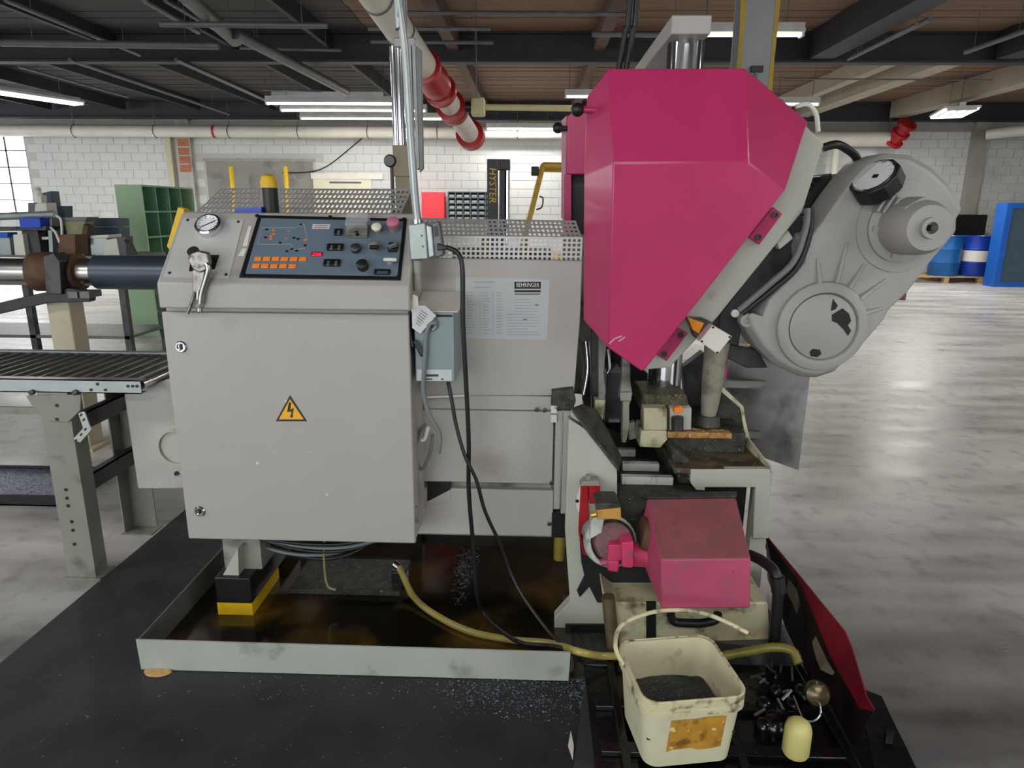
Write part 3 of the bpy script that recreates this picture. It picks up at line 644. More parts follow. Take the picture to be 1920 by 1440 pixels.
# console
LY = 2.075
cl, cr2 = Yp(293, 532, LY), Yp(768, 537, LY); top = Xp(341, 398, cl.x); yt, zt_ = top.y, top.z
zlip0 = Yp(540, 581, LY).z
prof = [(LY, zlip0), (LY, cl.z), (yt, zt_), (yt+.06, zt_), (yt+.06, zlip0)]
con = MB().prism([(cl.x, y, z) for y, z in prof], (cr2.x-cl.x, 0, 0)).o('console', GREY, cab, bevel=.006)
sv = V((0, yt-LY, zt_-cl.z)).normalized(); su = V((1, 0, 0)); sn = su.cross(sv); sp = V((cl.x, LY, cl.z))
def S(px, py, h=0.0): return PLp(px, py, sp+sn*h, sn)
def SF(px, py, h=0.0): return fr(S(px, py, h), su, sv)
def spoly(name, pts, h0, h1, m, parent, bevel=0, **k):
    return MB().prism([S(x, y, h1) for x, y in pts], sn*(h0-h1)).o(name, m, parent, bevel, **k)
vp = spoly('valve_plate', [(343, 409), (457, 412), (429, 521), (306, 519)], 0, .002, mat('plate_grey', (186, 184, 182), .45, var=.02), cab)
for px, py in ((352, 413), (447, 416), (318, 512), (424, 515)): MB().lathe(SF(px, py, .002), [(.005, 0), (.005, .002), (.001, .003)], 10).o('screw', DSTEEL, vp)
gq = SF(394, 428, .002)
ga = MB().lathe(gq, [(.042, 0), (.042, .022), (.038, .026), (.034, .026), (.034, .018)], 32, False).o('pressure_gauge', CHROME, cab, smooth=40, label='round chrome rimmed pressure gauge')
MB().lathe(gq, [(.0345, .016), (.0345, .019)], 32).o('dial', GLASSD, ga)
Mg = gq @ Matrix.Translation((0, 0, .020)) @ Matrix.Rotation(math.radians(35), 4, 'Z'); MB().obox(Mg, .05, .003, .001).o('needle', BLACK, ga)
for k in range(11):
    Mk = gq @ Matrix.Rotation(math.radians(-135+27*k-90+180), 4, 'Z') @ Matrix.Translation((.028, 0, .0195)); MB().obox(Mk, .006, .0016, .0006).o('tick', BLACK, ga)
spoly('sticker', [(466, 424), (471, 424), (463, 461), (455, 461)], 0, .001, OFFW, cab); spoly('sticker', [(454, 466), (462, 466), (457, 480), (446, 480)], 0, .001, OFFW, cab)
spoly('valve_hole', [(357, 492), (366, 492), (364, 508), (354, 508)], .002, .004, BLACK, vp); spoly('valve_hole', [(392, 478), (411, 478), (402, 504), (390, 506)], .002, .004, BLACK, vp)
MB().lathe(SF(374, 490, .0), [(.026, 0), (.026, .02), (.018, .024), (.018, .05)], 20).o('valve_stem', DSTEEL, vp, smooth=40)
# control panel
cp = spoly('control_panel', [(484, 403), (763, 410), (751, 525), (448, 520)], 0, .004, BLACK, cab, bevel=.001, label='slate control panel with orange keys, black switches and push buttons')
spoly('panel_face', [(490, 409), (756, 415), (745, 518), (460, 513)], .003, .0055, PANEL, cp)
H0 = .0055
def key(px, py, w, h, t, m, nm='key', bv=.0015): return MB().obox(SF(px, py, H0), w, h, t, (0, 0, t/2)).o(nm, m, cp, bevel=bv)
for px, py in ((484, 486), (500.5, 486), (517, 486), (533.5, 486.3), (551, 486.3), (568, 486.5)): key(px, py, .0235, .0165, .003, ORANGE)
for px, py in ((480.5, 499), (497, 499), (514, 499.3), (531, 499.4), (548.4, 499.6)): key(px, py, .0235, .0165, .003, ORANGE)
key(594, 477, .036, .017, .003, LEDB, 'led_window')
text('led_digits', '208.', SF(594, 477, H0+.0035), .017, LED, cp, sx=1.1, shear=.2)
for px, py, w in ((635, 437, 1), (629, 465, 2), (623, 494.5, 2)):
    key(px, py, .026*w, .024, .009, BLACK, 'thumbwheel_switch')
    for k in range(w):
        off = (k-(w-1)/2)*.024
        MB().obox(SF(px, py, H0+.009), .007, .016, .004, (off, 0, .002)).o('switch_rocker', SLAT, cp)
bxo = key(672, 437, .068, .045, .02, GREYD, 'meter_box', .003)
MB().obox(SF(673, 424, H0), .070, .052, .036, (0, 0, .018)).o('meter_cover', CLEAR, cp, bevel=.003, label='clear plastic meter cover')
MB().lathe(SF(670, 440, H0+.03), [(.006, 0), (.006, .012), (.003, .014)], 12).o('cover_catch', BLACK, cp)
def btn(px, py, r, h, m, nm, collar=None):
    M = SF(px, py, H0)
    if collar: MB().lathe(M, [(r*.8, 0), (r*.8, h*.7)], 20).o(nm+'_collar', collar, cp, smooth=40)
    z0 = h*.55 if collar else 0
    MB().lathe(M, [(r*.95, z0), (r, z0+.003), (r, h-.003), (r*.8, h), (.001, h+.001)], 24).o(nm, m, cp, smooth=40)
btn(708, 433, .0165, .024, IVORY, 'push_button', GREYD); btn(740, 430, .020, .040, PINKBTN, 'emergency_button', GREYD)
btn(668, 469, .016, .018, DSTEEL, 'rotary_knob'); btn(702, 466, .016, .018, GREYD, 'selector_knob')
MB().obox(SF(702, 466, H0+.018), .028, .010, .012, (0, 0, .006)).o('selector_bar', BLACK, cp, bevel=.002)
btn(681, 502, .0175, .024, RUBBER, 'rotary_knob'); key(737, 466, .028, .032, .012, BLACK, 'key_switch'); MB().obox(SF(737, 463, H0+.012) @ Matrix.Rotation(.5, 4, 'Z'), .03, .010, .012, (0, 0, .006)).o('switch_handle', GREYD, cp, bevel=.002)
btn(732, 493, .012, .014, GREYD, 'lock_collar'); MB().obox(SF(732, 489, H0+.014), .042, .010, .010, (0, 0, .005)).o('toggle_bar', OFFW, cp, bevel=.003)
key(717, 511, .050, .020, .006, BLACK, 'counter_window'); MB().obox(SF(717, 511, H0+.006), .034, .010, .001).o('counter_digits', SLATE, cp)
key(602, 425, .056, .020, .001, PAPER, 'panel_sticker', 0)
for k in (-1, 1): MB().obox(SF(602, 425, H0+.001), .044, .0025, .0006, (0, k*.004, .0005)).o('print_line', mat('red_ink', (196, 90, 90)), cp)
for px, py in ((482, 405), (619, 407), (758, 411), (455, 516), (746, 520)): MB().lathe(SF(px, py, .004), [(.006, 0), (.006, .003), (.001, .004)], 10).o('panel_screw', BLACK, cp)
# process diagram: thin printed lines and coloured squares
def line(a_, b_, w, m):
    A_, B_ = S(a_[0], a_[1], H0+.0006), S(b_[0], b_[1], H0+.0006); M = fr((A_+B_)/2, B_-A_, sn.cross((B_-A_).normalized())); MB().obox(M, (B_-A_).length, w, .0006).o('diagram_line', m, cp)
dlm = mat('diagram_ink', (176, 188, 196), .6)
for a_, b_ in (((491, 427), (553, 427)), ((491, 427), (483, 458)), ((483, 458), (546, 458)), ((553, 427), (570, 420)), ((570, 420), (576, 450)), ((546, 458), (548, 468)), ((548, 468), (572, 466))): line(a_, b_, .0012, dlm)
for px, py, c_ in ((512, 432, ORANGE), (513, 439, ORANGE), (508, 443, ORANGE), (508, 448, ORANGE), (572, 450, ORANGE), (541, 434, PINKBTN), (536, 447, PINKBTN), (498, 445, BLACK), (551, 446, BLACK), (559, 448, BLACK), (525, 455, BLACK), (547, 467, BLACK), (538, 471, BLACK), (556, 470, BLACK), (572, 460, BLACK), (564, 421, BLACK), (500, 430, BLACK)):
    MB().obox(SF(px, py, H0+.0006), .0085, .007, .0008).o('diagram_mark', c_, cp)
# locking pliers clamped to the valve stem
pz = S(372, 486, .05)
lp = thing('locking_pliers', 'scratched chrome locking pliers clamped on the cabinet valve stem', 'pliers', pz)
PY = pz.y-.012
MB().prism(YS([(356, 476), (372, 470), (388, 474), (392, 492), (388, 506), (374, 512), (362, 506), (352, 490)], PY-.01), (0, .024, 0)).o('jaw', PLIER, lp, bevel=.004)
MB().prism(YS([(360, 506), (384, 506), (380, 540), (372, 556), (362, 560), (360, 530)], PY-.006), (0, .014, 0)).o('body_plate', PLIER, lp, bevel=.003)
MB().tube(YS([(386, 494), (391, 504), (385, 528), (379, 548), (376, 570)], PY-.006), [.009]*21, 8, 5).o('fixed_handle', STEEL, lp, smooth=50)
MB().tube(YS([(366, 548), (360, 566), (352, 588)], PY-.006), .0055, 8, 5).o('release_lever', PLIER, lp, smooth=50)
MB().tube(YS([(371, 545), (370, 562)], PY-.004), .004, 8, 1).o('toggle_link', STEEL, lp)
q = Yp(374, 580, PY-.006); MB().cyl(Yp(376, 568, PY-.006), q, .004, n=8).cyl(q+V((0, 0, .004)), q-V((0, 0, .006)), .009, n=12).o('adjusting_screw', STEEL, lp, smooth=40)

# signal post and bits behind the console
q0, q1 = Yp(486, 352, 2.48), Yp(516, 352, 2.48); qc = (q0+q1)/2; rr = (q1.x-q0.x)/2
sp_ = thing('signal_post', 'black signal post with a yellow lamp cap behind the console', 'signal light', (qc.x, 2.5, 1.2))
MB().lathe(Matrix.Translation((qc.x, 2.5, 1.1)), [(rr, 0), (rr, q0.z-1.1)], 20).o('post', RUBBER, sp_, smooth=40)
zc = Yp(500, 333, 2.48).z
MB().lathe(Matrix.Translation((qc.x, 2.5, q0.z)), [(rr*1.03, 0), (rr*1.03, zc-q0.z-.01), (rr*.8, zc-q0.z+.006), (.005, zc-q0.z+.014)], 20).o('lamp_cap', YEL, sp_, smooth=40)
MB().prism(YS([(441, 391), (490, 388), (490, 402), (438, 402)], 2.46), (0, .03, 0)).o('blue_bracket', BLUE, sp_)
tag(MB().prism(YS([(333, 388), (346, 391), (344, 412), (318, 470), (312, 462)], 2.47), (0, .04, 0)).o('guard_rail', YEL, None, bevel=.004), 'yellow rail edge showing past the top left of the console', 'rail')

# ================================================================== saw body behind and beside the cabinet
body = thing('band_saw', 'grey band saw with a faceted magenta hood, tilted gear drive and perforated guards', 'band saw', (Yp(1000, 1003, BY).x, BY+.2, 0))
uX0 = Yp(770, 600, BY).x; uX1 = Yp(1091, 489, BY).x; uz1 = Yp(930, 486, BY).z; uz0 = Yp(930, 741, BY).z
MB().prism(YS([(770, 483), (1092, 489), (1088, 600), (1076, 742), (770, 742)], BY), (0, .03, 0)).o('upper_cover', GREYB, body, bevel=.003)
xb1 = Yp(1037, 900, BY).x
MB().box(uX0-.45, xb1+.02, BY+.035, BY+.55, Yp(900, 1003, BY+.04).z, uz1-.04).o('inner_frame', GREYD, body)
lx0 = Yp(790, 900, BY).x
def cover(y0, y1, Y, nm, xe=1037): 
    a_, c_ = Yp(900, y0, Y), Yp(900, y1, Y); MB().box(lx0-.1, Yp(xe, (y0+y1)/2, Y).x, Y, Y+.03, c_.z, a_.z).o(nm, GREYB, body, bevel=.003)
cover(741, 768, BY+.012, 'cover_strip', 1034); cover(770, 905, BY, 'middle_cover'); cover(917, 1003, BY, 'lower_cover')
MB().box(lx0-.1, Yp(1034, 910, BY).x, BY+.025, BY+.05, Yp(900, 918, BY).z, Yp(900, 904, BY).z).o('cover_groove', GREYD, body)
MB().prism(YS([(801, 905), (845, 903), (845, 922), (801, 941)], BY-.002), (0, .01, 0)).o('cover_cutout', BLACK, body)
MB().prism(YS([(845, 918), (845, 938), (801, 948), (801, 941)], BY-.006), (0, .006, 0)).o('cover_flap', GREYB, body)
for px, py in ((1006, 768), (1021, 769), (1034, 905), (1030, 982)): MB().lathe(axis_frame(Yp(px, py, BY), (0, -1, 0)), [(.008, 0), (.008, .004), (.004, .005)], 10).o('bolt', DSTEEL, body)
MB().prism(YS([(790, 744), (880, 740), (880, 743), (790, 747)], BY-.02), (0, .02, 0)).o('drip_edge', OFFW, body)
# right hinge column of the covers
h0, h1 = Yp(1040, 860, BY-.01), Yp(1052, 860, BY-.01)
zt1, zb1 = Yp(1045, 768, BY).z, Yp(1045, 952, BY).z
MB().box(h0.x, h1.x, BY-.015, BY+.03, zb1, zt1).o('hinge_post', GREYB, body, bevel=.003)
MB().box(h1.x+.004, h1.x+.03, BY-.01, BY+.03, zb1-.02, zt1).o('hinge_post', GREYB, body, bevel=.003)
MB().box(h0.x-.005, h1.x+.03, BY+.0, BY+.03, Yp(1045, 1008, BY).z, zb1-.02).o('hinge_foot', BLACK, body)
MB().cyl((h1.x+.004, BY+.02, Yp(1045, 1052, BY).z), (h1.x+.004, BY+.02, Yp(1045, 1008, BY).z), .022, n=16).o('drain_tube', mat('brass_tube', (168, 150, 70), .35, .4), body, smooth=40)
MB().prism(YS([(1034, 733), (1075, 728), (1080, 752), (1074, 770), (1036, 768)], BY-.03), (0, .05, 0)).o('latch_block', GRIME, body, bevel=.004)
for py in (768, 785): MB().box(Yp(1033, py, BY-.03).x, Yp(1044, py, BY-.03).x, BY-.03, BY, Yp(1040, py+7, BY-.03).z, Yp(1040, py-7, BY-.03).z).o('latch_plate', OFFW, body)
# data plate
def dp(px, py, h=0.0): return Yp(px, py, BY-.0015-h)
pts = [(855, 519), (1031, 524), (1026, 637), (851, 634)]
plt = MB().prism([dp(*p) for p in pts], (0, .0015, 0)).o('data_plate', mat('data_plate', (186, 191, 191), .5, var=.05, scale=9), body, label='worn pale data plate with a striped logo')
def bar(x0, x1, y, h, m, nm='print_line'): MB().prism([dp(x0, y-h/2, .0008), dp(x1, y-h/2, .0008), dp(x1, y+h/2, .0008), dp(x0, y+h/2, .0008)], (0, .0008, 0)).o(nm, m, plt)
bar(964.5, 1014, 535, 13, INKD, 'logo_panel'); bar(964.5, 1014, 546, 4, INKD, 'logo_stripe'); bar(965, 1013, 551.5, 1.6, INKD, 'logo_stripe')
text('lettering', 'BEHRINGER', fr(dp(989.5, 534.5, .0018), FRONT_U, FRONT_V), .0205, OFFW, plt, sx=.72)
bar(889, 928, 529, 2, INKP); bar(890, 920, 539, 1.6, INKP)
for x in (899.5, 923.5): 
    MB().prism([dp(x, 545, .0008), dp(x+.7, 545, .0008), dp(x+.7, 631, .0008), dp(x, 631, .0008)], (0, .0008, 0)).o('print_line', INKP, plt)
random.seed(3)
for k in range(15):
    y = 549+k*5.4
    for x0, x1 in ((876 if k < 8 else 858, 884+random.random()*8), (905, 913+random.random()*6), (931, 940+random.random()*3)): bar(x0, x1, y, 1.3, INKP)
for k in range(13):
    y = 562+k*5.5; x0 = 965 if k < 5 else 950; bar(x0, 985+random.random()*28, y, .9, INKP)
bar(981, 988, 599, 3, mat('scuff', (128, 124, 124)), 'scuff_mark'); bar(1003, 1010, 572, 3, mat('scuff', (128, 124, 124)), 'scuff_mark')
# perforated guards
g0, g1, g2 = Yp(783, 489, BY+.03), Yp(1090, 492, BY+.03), Yp(783, 442, BY+.03)
g3, g4 = Yp(783, 409, BY+.14), Yp(1089, 412, BY+.14)
PERF = mat('perforated_steel', (196, 195, 194), .42, .25, var=.05)
pg = MB().grid(g0, g1, g2, 34, 5, .42, .42).o('perforated_guard', PERF, body, solid=.002)
MB().grid(g2+V((0, .001, .001)), V((g1.x, g2.y+.001, g2.z-.004)), g3, 34, 4, .42, .42).o('perforated_top', PERF, body, solid=.002)
k0, k1, k2 = Yp(352, 412, BY+.30), Yp(746, 414, BY+.30), Yp(377, 353, BY+.62)
k2 = V((k0.x, BY+.62, k2.z))
MB().grid(k0, k1, k2, 44, 6, .42, .42).o('perforated_cover', PERF, body, solid=.002)
# dark interior mechanism seen through the guard
MB().box(g0.x+.1, g1.x-.1, BY+.16, BY+.5, g0.z-.12, g0.z+.03).o('guide_housing', DSTEEL, body)
for px in (908, 985): MB().box(Yp(px-6, 470, BY+.1).x, Yp(px+8, 470, BY+.1).x, BY+.09, BY+.12, g0.z-.05, Yp(px, 445, BY+.1).z).o('yellow_stop', DYEL, body)
# gear box at the far left with a round dial cover
GY2 = 2.62
gb = MB().prism(YS([(232, 738), (350, 700), (360, 917), (258, 917)], GY2), (0, .3, 0)).o('feed_housing', GREYB, body, bevel=.006)
MB().lathe(axis_frame(Yp(332, 838, GY2), (0, -1, 0)), [(.098, 0), (.098, .006), (.078, .006), (.078, .012), (.070, .012), (.068, .002)], 36, False).o('dial_rim', GREYF, body, smooth=30)
MB().lathe(axis_frame(Yp(334, 838, GY2), (0, -1, 0)), [(.069, -.002), (.069, .002)], 36).o('dial_cover', GREYF, body)
MB().lathe(axis_frame(Yp(332, 887, GY2), (0, -1, 0)), [(.009, 0), (.009, .01)], 10).o('bolt', BLACK, body)
# support foot with yellow stripes under the cabinet
f_l, f_r = Yp(404, 1105, 2.23), Yp(470, 1105, 2.23)
zA, zB, zC = Yp(435, 1084, 2.23).z, Yp(435, 1131, 2.23).z, Yp(435, 1160, 2.23).z
MB().box(f_l.x, f_r.x, 2.23, 2.75, zB, zA).o('support_foot', BLACK, body, bevel=.004)
ft = MB().box(f_l.x, f_r.x, 2.23, 2.5, zC, zB).o('striped_foot', YEL, body, label='yellow painted foot'); MB().box(f_l.x+.01, f_r.x-.01, 2.245, 2.48, .012, zC).o('foot_pad', BLACK, body)
MB().prism(YS([(418, 1078), (446, 1028), (448, 1083), (418, 1083)], 2.25), (0, .5, 0)).o('foot_gusset', GREYF, body)
MB().box(f_l.x+.01, f_r.x+.02, 2.3, 2.9, zA, dz0+.02).o('leg_post', GREYD, body)
# cable coil under the cabinet
random.seed(5)
cc = thing('cable_coil', 'loops of grey cable sagging under the electrical cabinet', 'cable', Yp(590, 1030, 2.35))
for k in range(5):
    x0, x1 = 440+random.random()*40, 690+random.random()*50; d_ = 10+k*6
    MB().tube(YS([(x0, 1004), ((x0*2+x1)/3, 1008+d_), ((x0+2*x1)/3, 1010+d_), (x1, 1004)], 2.2+.05*k), .007, 8, 6).o('loop', PLASTG if k % 2 else RUBBER, cc, smooth=50)
MB().tube(YS([(608, 1005), (608, 1060), (614, 1098), (630, 1106)], 2.3), .005, 8, 5).o('loose_end', mat('old_cable', (130, 124, 92), .5), cc, smooth=50)

# ================================================================== switch box, outlet box, cords on the cabinet's right
q0, q1 = Yp(776, 585, 2.13), Yp(851, 585, 2.13); z1, z0 = q0.z, Yp(810, 716, 2.13).z
zz1 = Xp(862, 563, q1.x).z if False else z1+.022
sb = thing('switch_box', 'grey blue metal switch box with a white label on the cabinet side', 'electrical box', ((q0.x+q1.x)/2, 2.2, z0))
MB().box(q0.x, q1.x, 2.13, BY-.002, z0, z1).o('body', BOXBL, sb, bevel=.003)
MB().prism([(q0.x, 2.126, z1), (q0.x, 2.126, z1+.004), (q0.x, BY-.02, z1+.045), (q0.x, BY-.02, z1)], (q1.x-q0.x+.012, 0, 0)).o('lid', OFFW, sb, bevel=.002)
MB().box(Yp(818, 592, 2.128).x, Yp(848, 592, 2.128).x, 2.127, 2.131, Yp(830, 594, 2.13).z, Yp(830, 590, 2.13).z).o('door_lip', INKD, sb)
lbx = MB().prism(YS([(782, 693), (847, 693), (847, 714), (781, 714)], 2.1285), (0, .001, 0)).o('label_plate', PAPER, sb)
for x0, x1, y, h in ((792, 796, 697, 1.5), (793, 822, 704, 4.2), (792, 811, 711, 2.4), (827, 832, 711, 2.6)):
    MB().prism(YS([(x0, y-h/2), (x1, y-h/2), (x1, y+h/2), (x0, y+h/2)], 2.1275), (0, .001, 0)).o('print_line', INK, lbx)
MB().tube(YS([(804, 612), (806, 601), (816, 602), (817, 612), (811, 619)], 2.122), .006, 10, 6).o('hasp', BOXBL, sb, smooth=50)
# paper tag
tg = thing('paper_tag', 'white printed paper tag tied to the cords by the switch box', 'tag', Yp(790, 590, 2.10))
tp = MB().prism(YS([(783, 573), (797, 573), (818, 592), (788, 626), (773, 615), (772, 588)], 2.105), (0, .0015, 0)).o('tag_sheet', PAPER, tg)
MB().prism(YS([(774, 552), (783, 556), (785, 576), (774, 590), (770, 580)], 2.108), (0, .004, 0)).o('tag_fold', OFFW, tg)
for k in range(6):
    M = fr(Yp(795-2.2*k, 586+4.4*k, 2.1035), (Yp(806, 596, 2.1)-Yp(786, 580, 2.1)), (0, 0, 1)); MB().obox(M, .026 if k < 4 else .018, .0016, .0006).o('print_line', INK, tg)
# flexible grey lead from the box and black plug
MB().tube(YS([(818, 606), (806, 608), (799, 630), (797, 665), (795, 700), (794, 735), (806, 780), (824, 815), (822, 850)], 2.108), .0075, 8, 6).o('lead', PLASTG, tagl := thing('grey_lead', 'stiff grey lead looping down past the switch box label', 'cable', Yp(800, 660, 2.11)), smooth=50)
pk = thing('plug_lead', 'black plug dangling on a thin black lead below the paper tag', 'plug', Yp(790, 665, 2.11))
MB().tube(YS([(772, 560), (767, 600), (769, 630), (775, 650)], 2.112), .005, 8, 6).o('lead', RUBBER, pk, smooth=50)
MB().loft(YS([(774, 640), (781, 637), (797, 662), (789, 670)], 2.105), YS([(774, 640), (781, 637), (797, 662), (789, 670)], 2.125)).o('plug', RUBBER, pk, bevel=.003)
q = Yp(793, 673, 2.115); MB().cyl(Yp(792, 666, 2.115), q, .003, n=6).o('plug_pin', CHROME, pk)
# cable loop hung on the cabinet side
lc = thing('cable_loop', 'short grey cable loop with a white hook on the cabinet side', 'cable', Yp(800, 830, 2.2))
MB().tube(YS([(798, 795), (786, 812), (780, 850), (790, 880), (806, 850), (812, 815)], 2.22), .006, 8, 6).o('loop', PLASTG, lc, smooth=50)
MB().tube(YS([(803, 800), (797, 822), (790, 826)], 2.2), .007, 8, 5).o('hook', OFFW, lc, smooth=50)
# conduit and outlet box
JY = 2.11
ob_ = thing('outlet_box', 'galvanised outlet box with a side receptacle at the end of the conduit', 'electrical box', Yp(790, 480, JY))
MB().prism(YS([(765, 421), (797, 417), (803, 486), (769, 488)], JY), (0, .055, 0)).o('body', mat('box_galv', (158, 168, 164), .4, .4, var=.08, scale=20), ob_, bevel=.004)
MB().prism(YS([(797, 420), (809, 424), (815, 480), (803, 486)], JY+.008), (0, .06, 0)).o('side_body', GALV, ob_, bevel=.004)
MB().prism(YS([(809, 418), (822, 414), (828, 448), (833, 478), (820, 484), (812, 482)], JY+.016), (0, .05, 0)).o('receptacle_box', GALVD, ob_, bevel=.005)
MB().prism(YS([(813, 425), (819, 423), (822, 442), (815, 444)], JY+.012), (0, .01, 0)).o('socket', BLACK, ob_)
for px, py in ((791, 442), (793, 462)): MB().lathe(axis_frame(Yp(px, py, JY), (0, -1, 0)), [(.003, 0), (.003, .002)], 8).o('screw', BLACK, ob_)
cdt = thing('conduit_riser', 'shiny thin conduit rising from the outlet box to the roof', 'conduit', Yp(783, 420, JY+.03))
MB().tube([Yp(783, 420, JY+.03), Yp(777, 355, JY+.03), Yp(769, 240, JY+.03), Yp(760, 100, JY+.03), Yp(748, 0, JY+.03), Yp(744, -60, JY+.03), V((Yp(744, -60, JY+.03).x, JY+.03, CEIL))], .012, 12, 5).o('pipe_run', GALV, cdt, smooth=50)
MB().tube([Yp(783, 488, JY+.03), Yp(784, 545, JY+.03)], .014, 12, 1).o('lower_run', GREYD, cdt, smooth=50)
MB().cyl(Yp(783, 421, JY+.03), Yp(782.4, 412, JY+.03), .017, n=12).o('connector', CHROME, cdt, smooth=40)
# black power cords
w1_ = thing('power_cord', 'black power cord plugged into the outlet box and hanging straight down', 'cable', Yp(880, 800, 2.12))
MB().prism(YS([(819, 456), (838, 462), (838, 468), (820, 470)], JY-.0), (0, .02, 0)).o('plug', RUBBER, w1_, bevel=.003)
tray_z = .035
cw = [Yp(836, 463, 2.12), Yp(858, 474, 2.11), Yp(867, 505, 2.10), Yp(868, 600, 2.10), Yp(874, 720, 2.12), Yp(879, 830, 2.14), Yp(879, 920, 2.16), Yp(888, 1030, 2.19), Yp(894, 1110, 2.20), Zp(906, 1148, .05), Zp(935, 1180, tray_z+.01), Zp(980, 1206, tray_z+.03), Zp(1040, 1212, .085), Yp(1085, 1226, 1.99)]
MB().tube(cw, .0075, 8, 6).o('cord', RUBBER, w1_, smooth=50)
w2_ = thing('power_cord', 'black twisted cord hanging from the switch box across the straight cord', 'cable', Yp(900, 900, 2.15))
cw = [Yp(840, 714, 2.17), Yp(846, 745, 2.15), Yp(856, 800, 2.14), Yp(872, 855, 2.13), Yp(893, 900, 2.13), Yp(910, 960, 2.14), Yp(940, 1025, 2.16), Yp(958, 1075, 2.16), Yp(985, 1125, 2.12), Yp(1030, 1185, 2.06), Yp(1070, 1222, 2.0), Zp(1100, 1245, .02), Zp(1150, 1246, .03)]
MB().tube(cw, .0065, 8, 6).o('cord', RUBBER, w2_, smooth=50)

# ================================================================== overhead mast behind the cabinet
MY = 2.95
ms = thing('overhead_mast', 'khaki post with bright twin tubes and a hanging channel above the console', 'mast', (Yp(755, 390, MY).x, MY, 0))
a_, c_ = Yp(741, 340, MY), Yp(772, 340, MY); zk = Yp(755, 272, MY).z
MB().box(a_.x, c_.x, MY, MY+.07, 0, zk-.12).o('post', TAN, ms, bevel=.005); MB().box(a_.x-.006, c_.x+.004, MY-.006, MY+.076, zk-.125, zk).o('post_sleeve', TAN, ms, bevel=.004)
for px, r_ in ((744, .014), (754, .02)):
    p0 = Yp(px, 272, MY+.03); MB().cyl((p0.x, MY+.03, zk), (p0.x-.005, MY+.03, Yp(px, 84, MY).z), r_, n=14).o('slide_tube', CHROME, ms, smooth=40)
h_ = Yp(738, 88, MY); h2 = Yp(778, 70, MY)
MB().box(h_.x, h2.x, MY, MY+.09, h_.z, h2.z).o('head_bracket', STRUT, ms, bevel=.004)
MB().cyl((h_.x+.03, MY+.05, h2.z), (h_.x+.03, MY+.05, CEIL), .02, n=12).o('hanger_tube', STRUT, ms, smooth=40)
MB().prism(YS([(772, 84), (779, 84), (787, 315), (781, 318)], MY-.01), (0, .05, 0)).o('channel', STRUT, ms, bevel=.002)
MB().prism(YS([(780, 86), (790, 94), (794, 316), (787, 323)], MY-.02), (0, .02, 0)).o('channel', GALVD, ms, bevel=.002)
MB().prism(YS([(764, 84), (771, 84), (776, 270), (770, 272)], MY-.0), (0, .03, 0)).o('channel', STRUT, ms, bevel=.002)
q = Yp(732, 302, MY); MB().lathe(axis_frame(q+V((0, -.02, 0)), (0, 1, 0)), [(.02, 0), (.026, .01), (.026, .03), (.02, .04)], 14).o('knob', DSTEEL, ms, smooth=40)
MB().cyl((q.x+.005, MY+.0, 1.2), (q.x+.005, MY+.0, q.z-.02), .008, n=8).o('knob_rod', DSTEEL, ms, smooth=40); MB().obox(fr(q+V((.03, .01, -.03)), (1, 0, 0), (0, 0, 1)), .06, .02, .02).o('knob_arm', DSTEEL, ms)
# ================================================================== saw head: magenta hood, frame, gear drive
HY = 2.15
hd = body
hv = {k: Yp(*v) for k, v in {
 'A': (1141, 129, 2.255), 'B': (1397, 128, 2.255), 'C': (1150, 305, HY), 'D': (1403, 305, HY), 'E': (1515, 228, 2.37), 'F': (1473, 355, 2.20),
 'G': (1212, 690, HY), 'g': (1203, 696, HY), 'H': (1140, 652, HY), 'a': (1100, 182, 2.33), 'c': (1095, 330, 2.31), 'h': (1094, 600, 2.31)}.items()}
bk = lambda k, dx=0: V((hv[k].x+dx, 2.42, hv[k].z))
names = ['A', 'B', 'C', 'D', 'E', 'F', 'G', 'g', 'H', 'a', 'c', 'h']
order = ['A', 'B', 'E', 'F', 'G', 'g', 'H', 'h', 'c', 'a']
vsl = [hv[k] for k in names]+[V((hv[k].x+(0.03 if k in 'ach' else 0), 2.42, hv[k].z)) for k in order]
ix = {k: i for i, k in enumerate(names)}; off = len(names)
fs = [[ix[k] for k in f] for f in (['A', 'B', 'D', 'C'], ['C', 'D', 'F', 'G', 'g', 'H'], ['B', 'E', 'F', 'D'], ['A', 'C', 'c', 'a'], ['C', 'H', 'h', 'c'])]
n_ = len(order)
for i in range(n_): fs.append([ix[order[i]], ix[order[(i+1) % n_]], off+(i+1) % n_, off+i])
fs.append([off+i for i in range(n_)])
MB().add(vsl, fs).o('hood', PINK, hd, bevel=.004, seg=2, smooth=4, bang=5)
# ball knobs
def knob(px, py, Y, px2, r, m, parent):
    p = Yp(px, py, Y); e = Yp(px2, py+1, Y)
    MB().cyl(p, e, r*.45, n=12).o('knob_stem', m, parent, smooth=40)
    MB().lathe(axis_frame(p-V((r, 0, 0)), (1, 0, 0)), [(r*math.sin(math.pi*i/10)+.0002, r-r*math.cos(math.pi*i/10)) for i in range(11)], 18, False).o('ball_knob', RUBBER, parent, smooth=60)
knob(1083, 206, 2.30, 1122, .021, PINK, hd)
# scratch, label scrap and mark on the hood
for (x0, y0), (x1, y1) in (((1142, 645), (1152, 635)), ((1152, 635), (1166, 630)), ((1160, 640), (1172, 632))):
    A_, B_ = Yp(x0, y0, HY-.0008), Yp(x1, y1, HY-.0008); MB().obox(fr((A_+B_)/2, B_-A_, (0, 0, 1)), (B_-A_).length, .004, .0008).o('scratch', mat('scratch', (206, 176, 170), .7), hd)
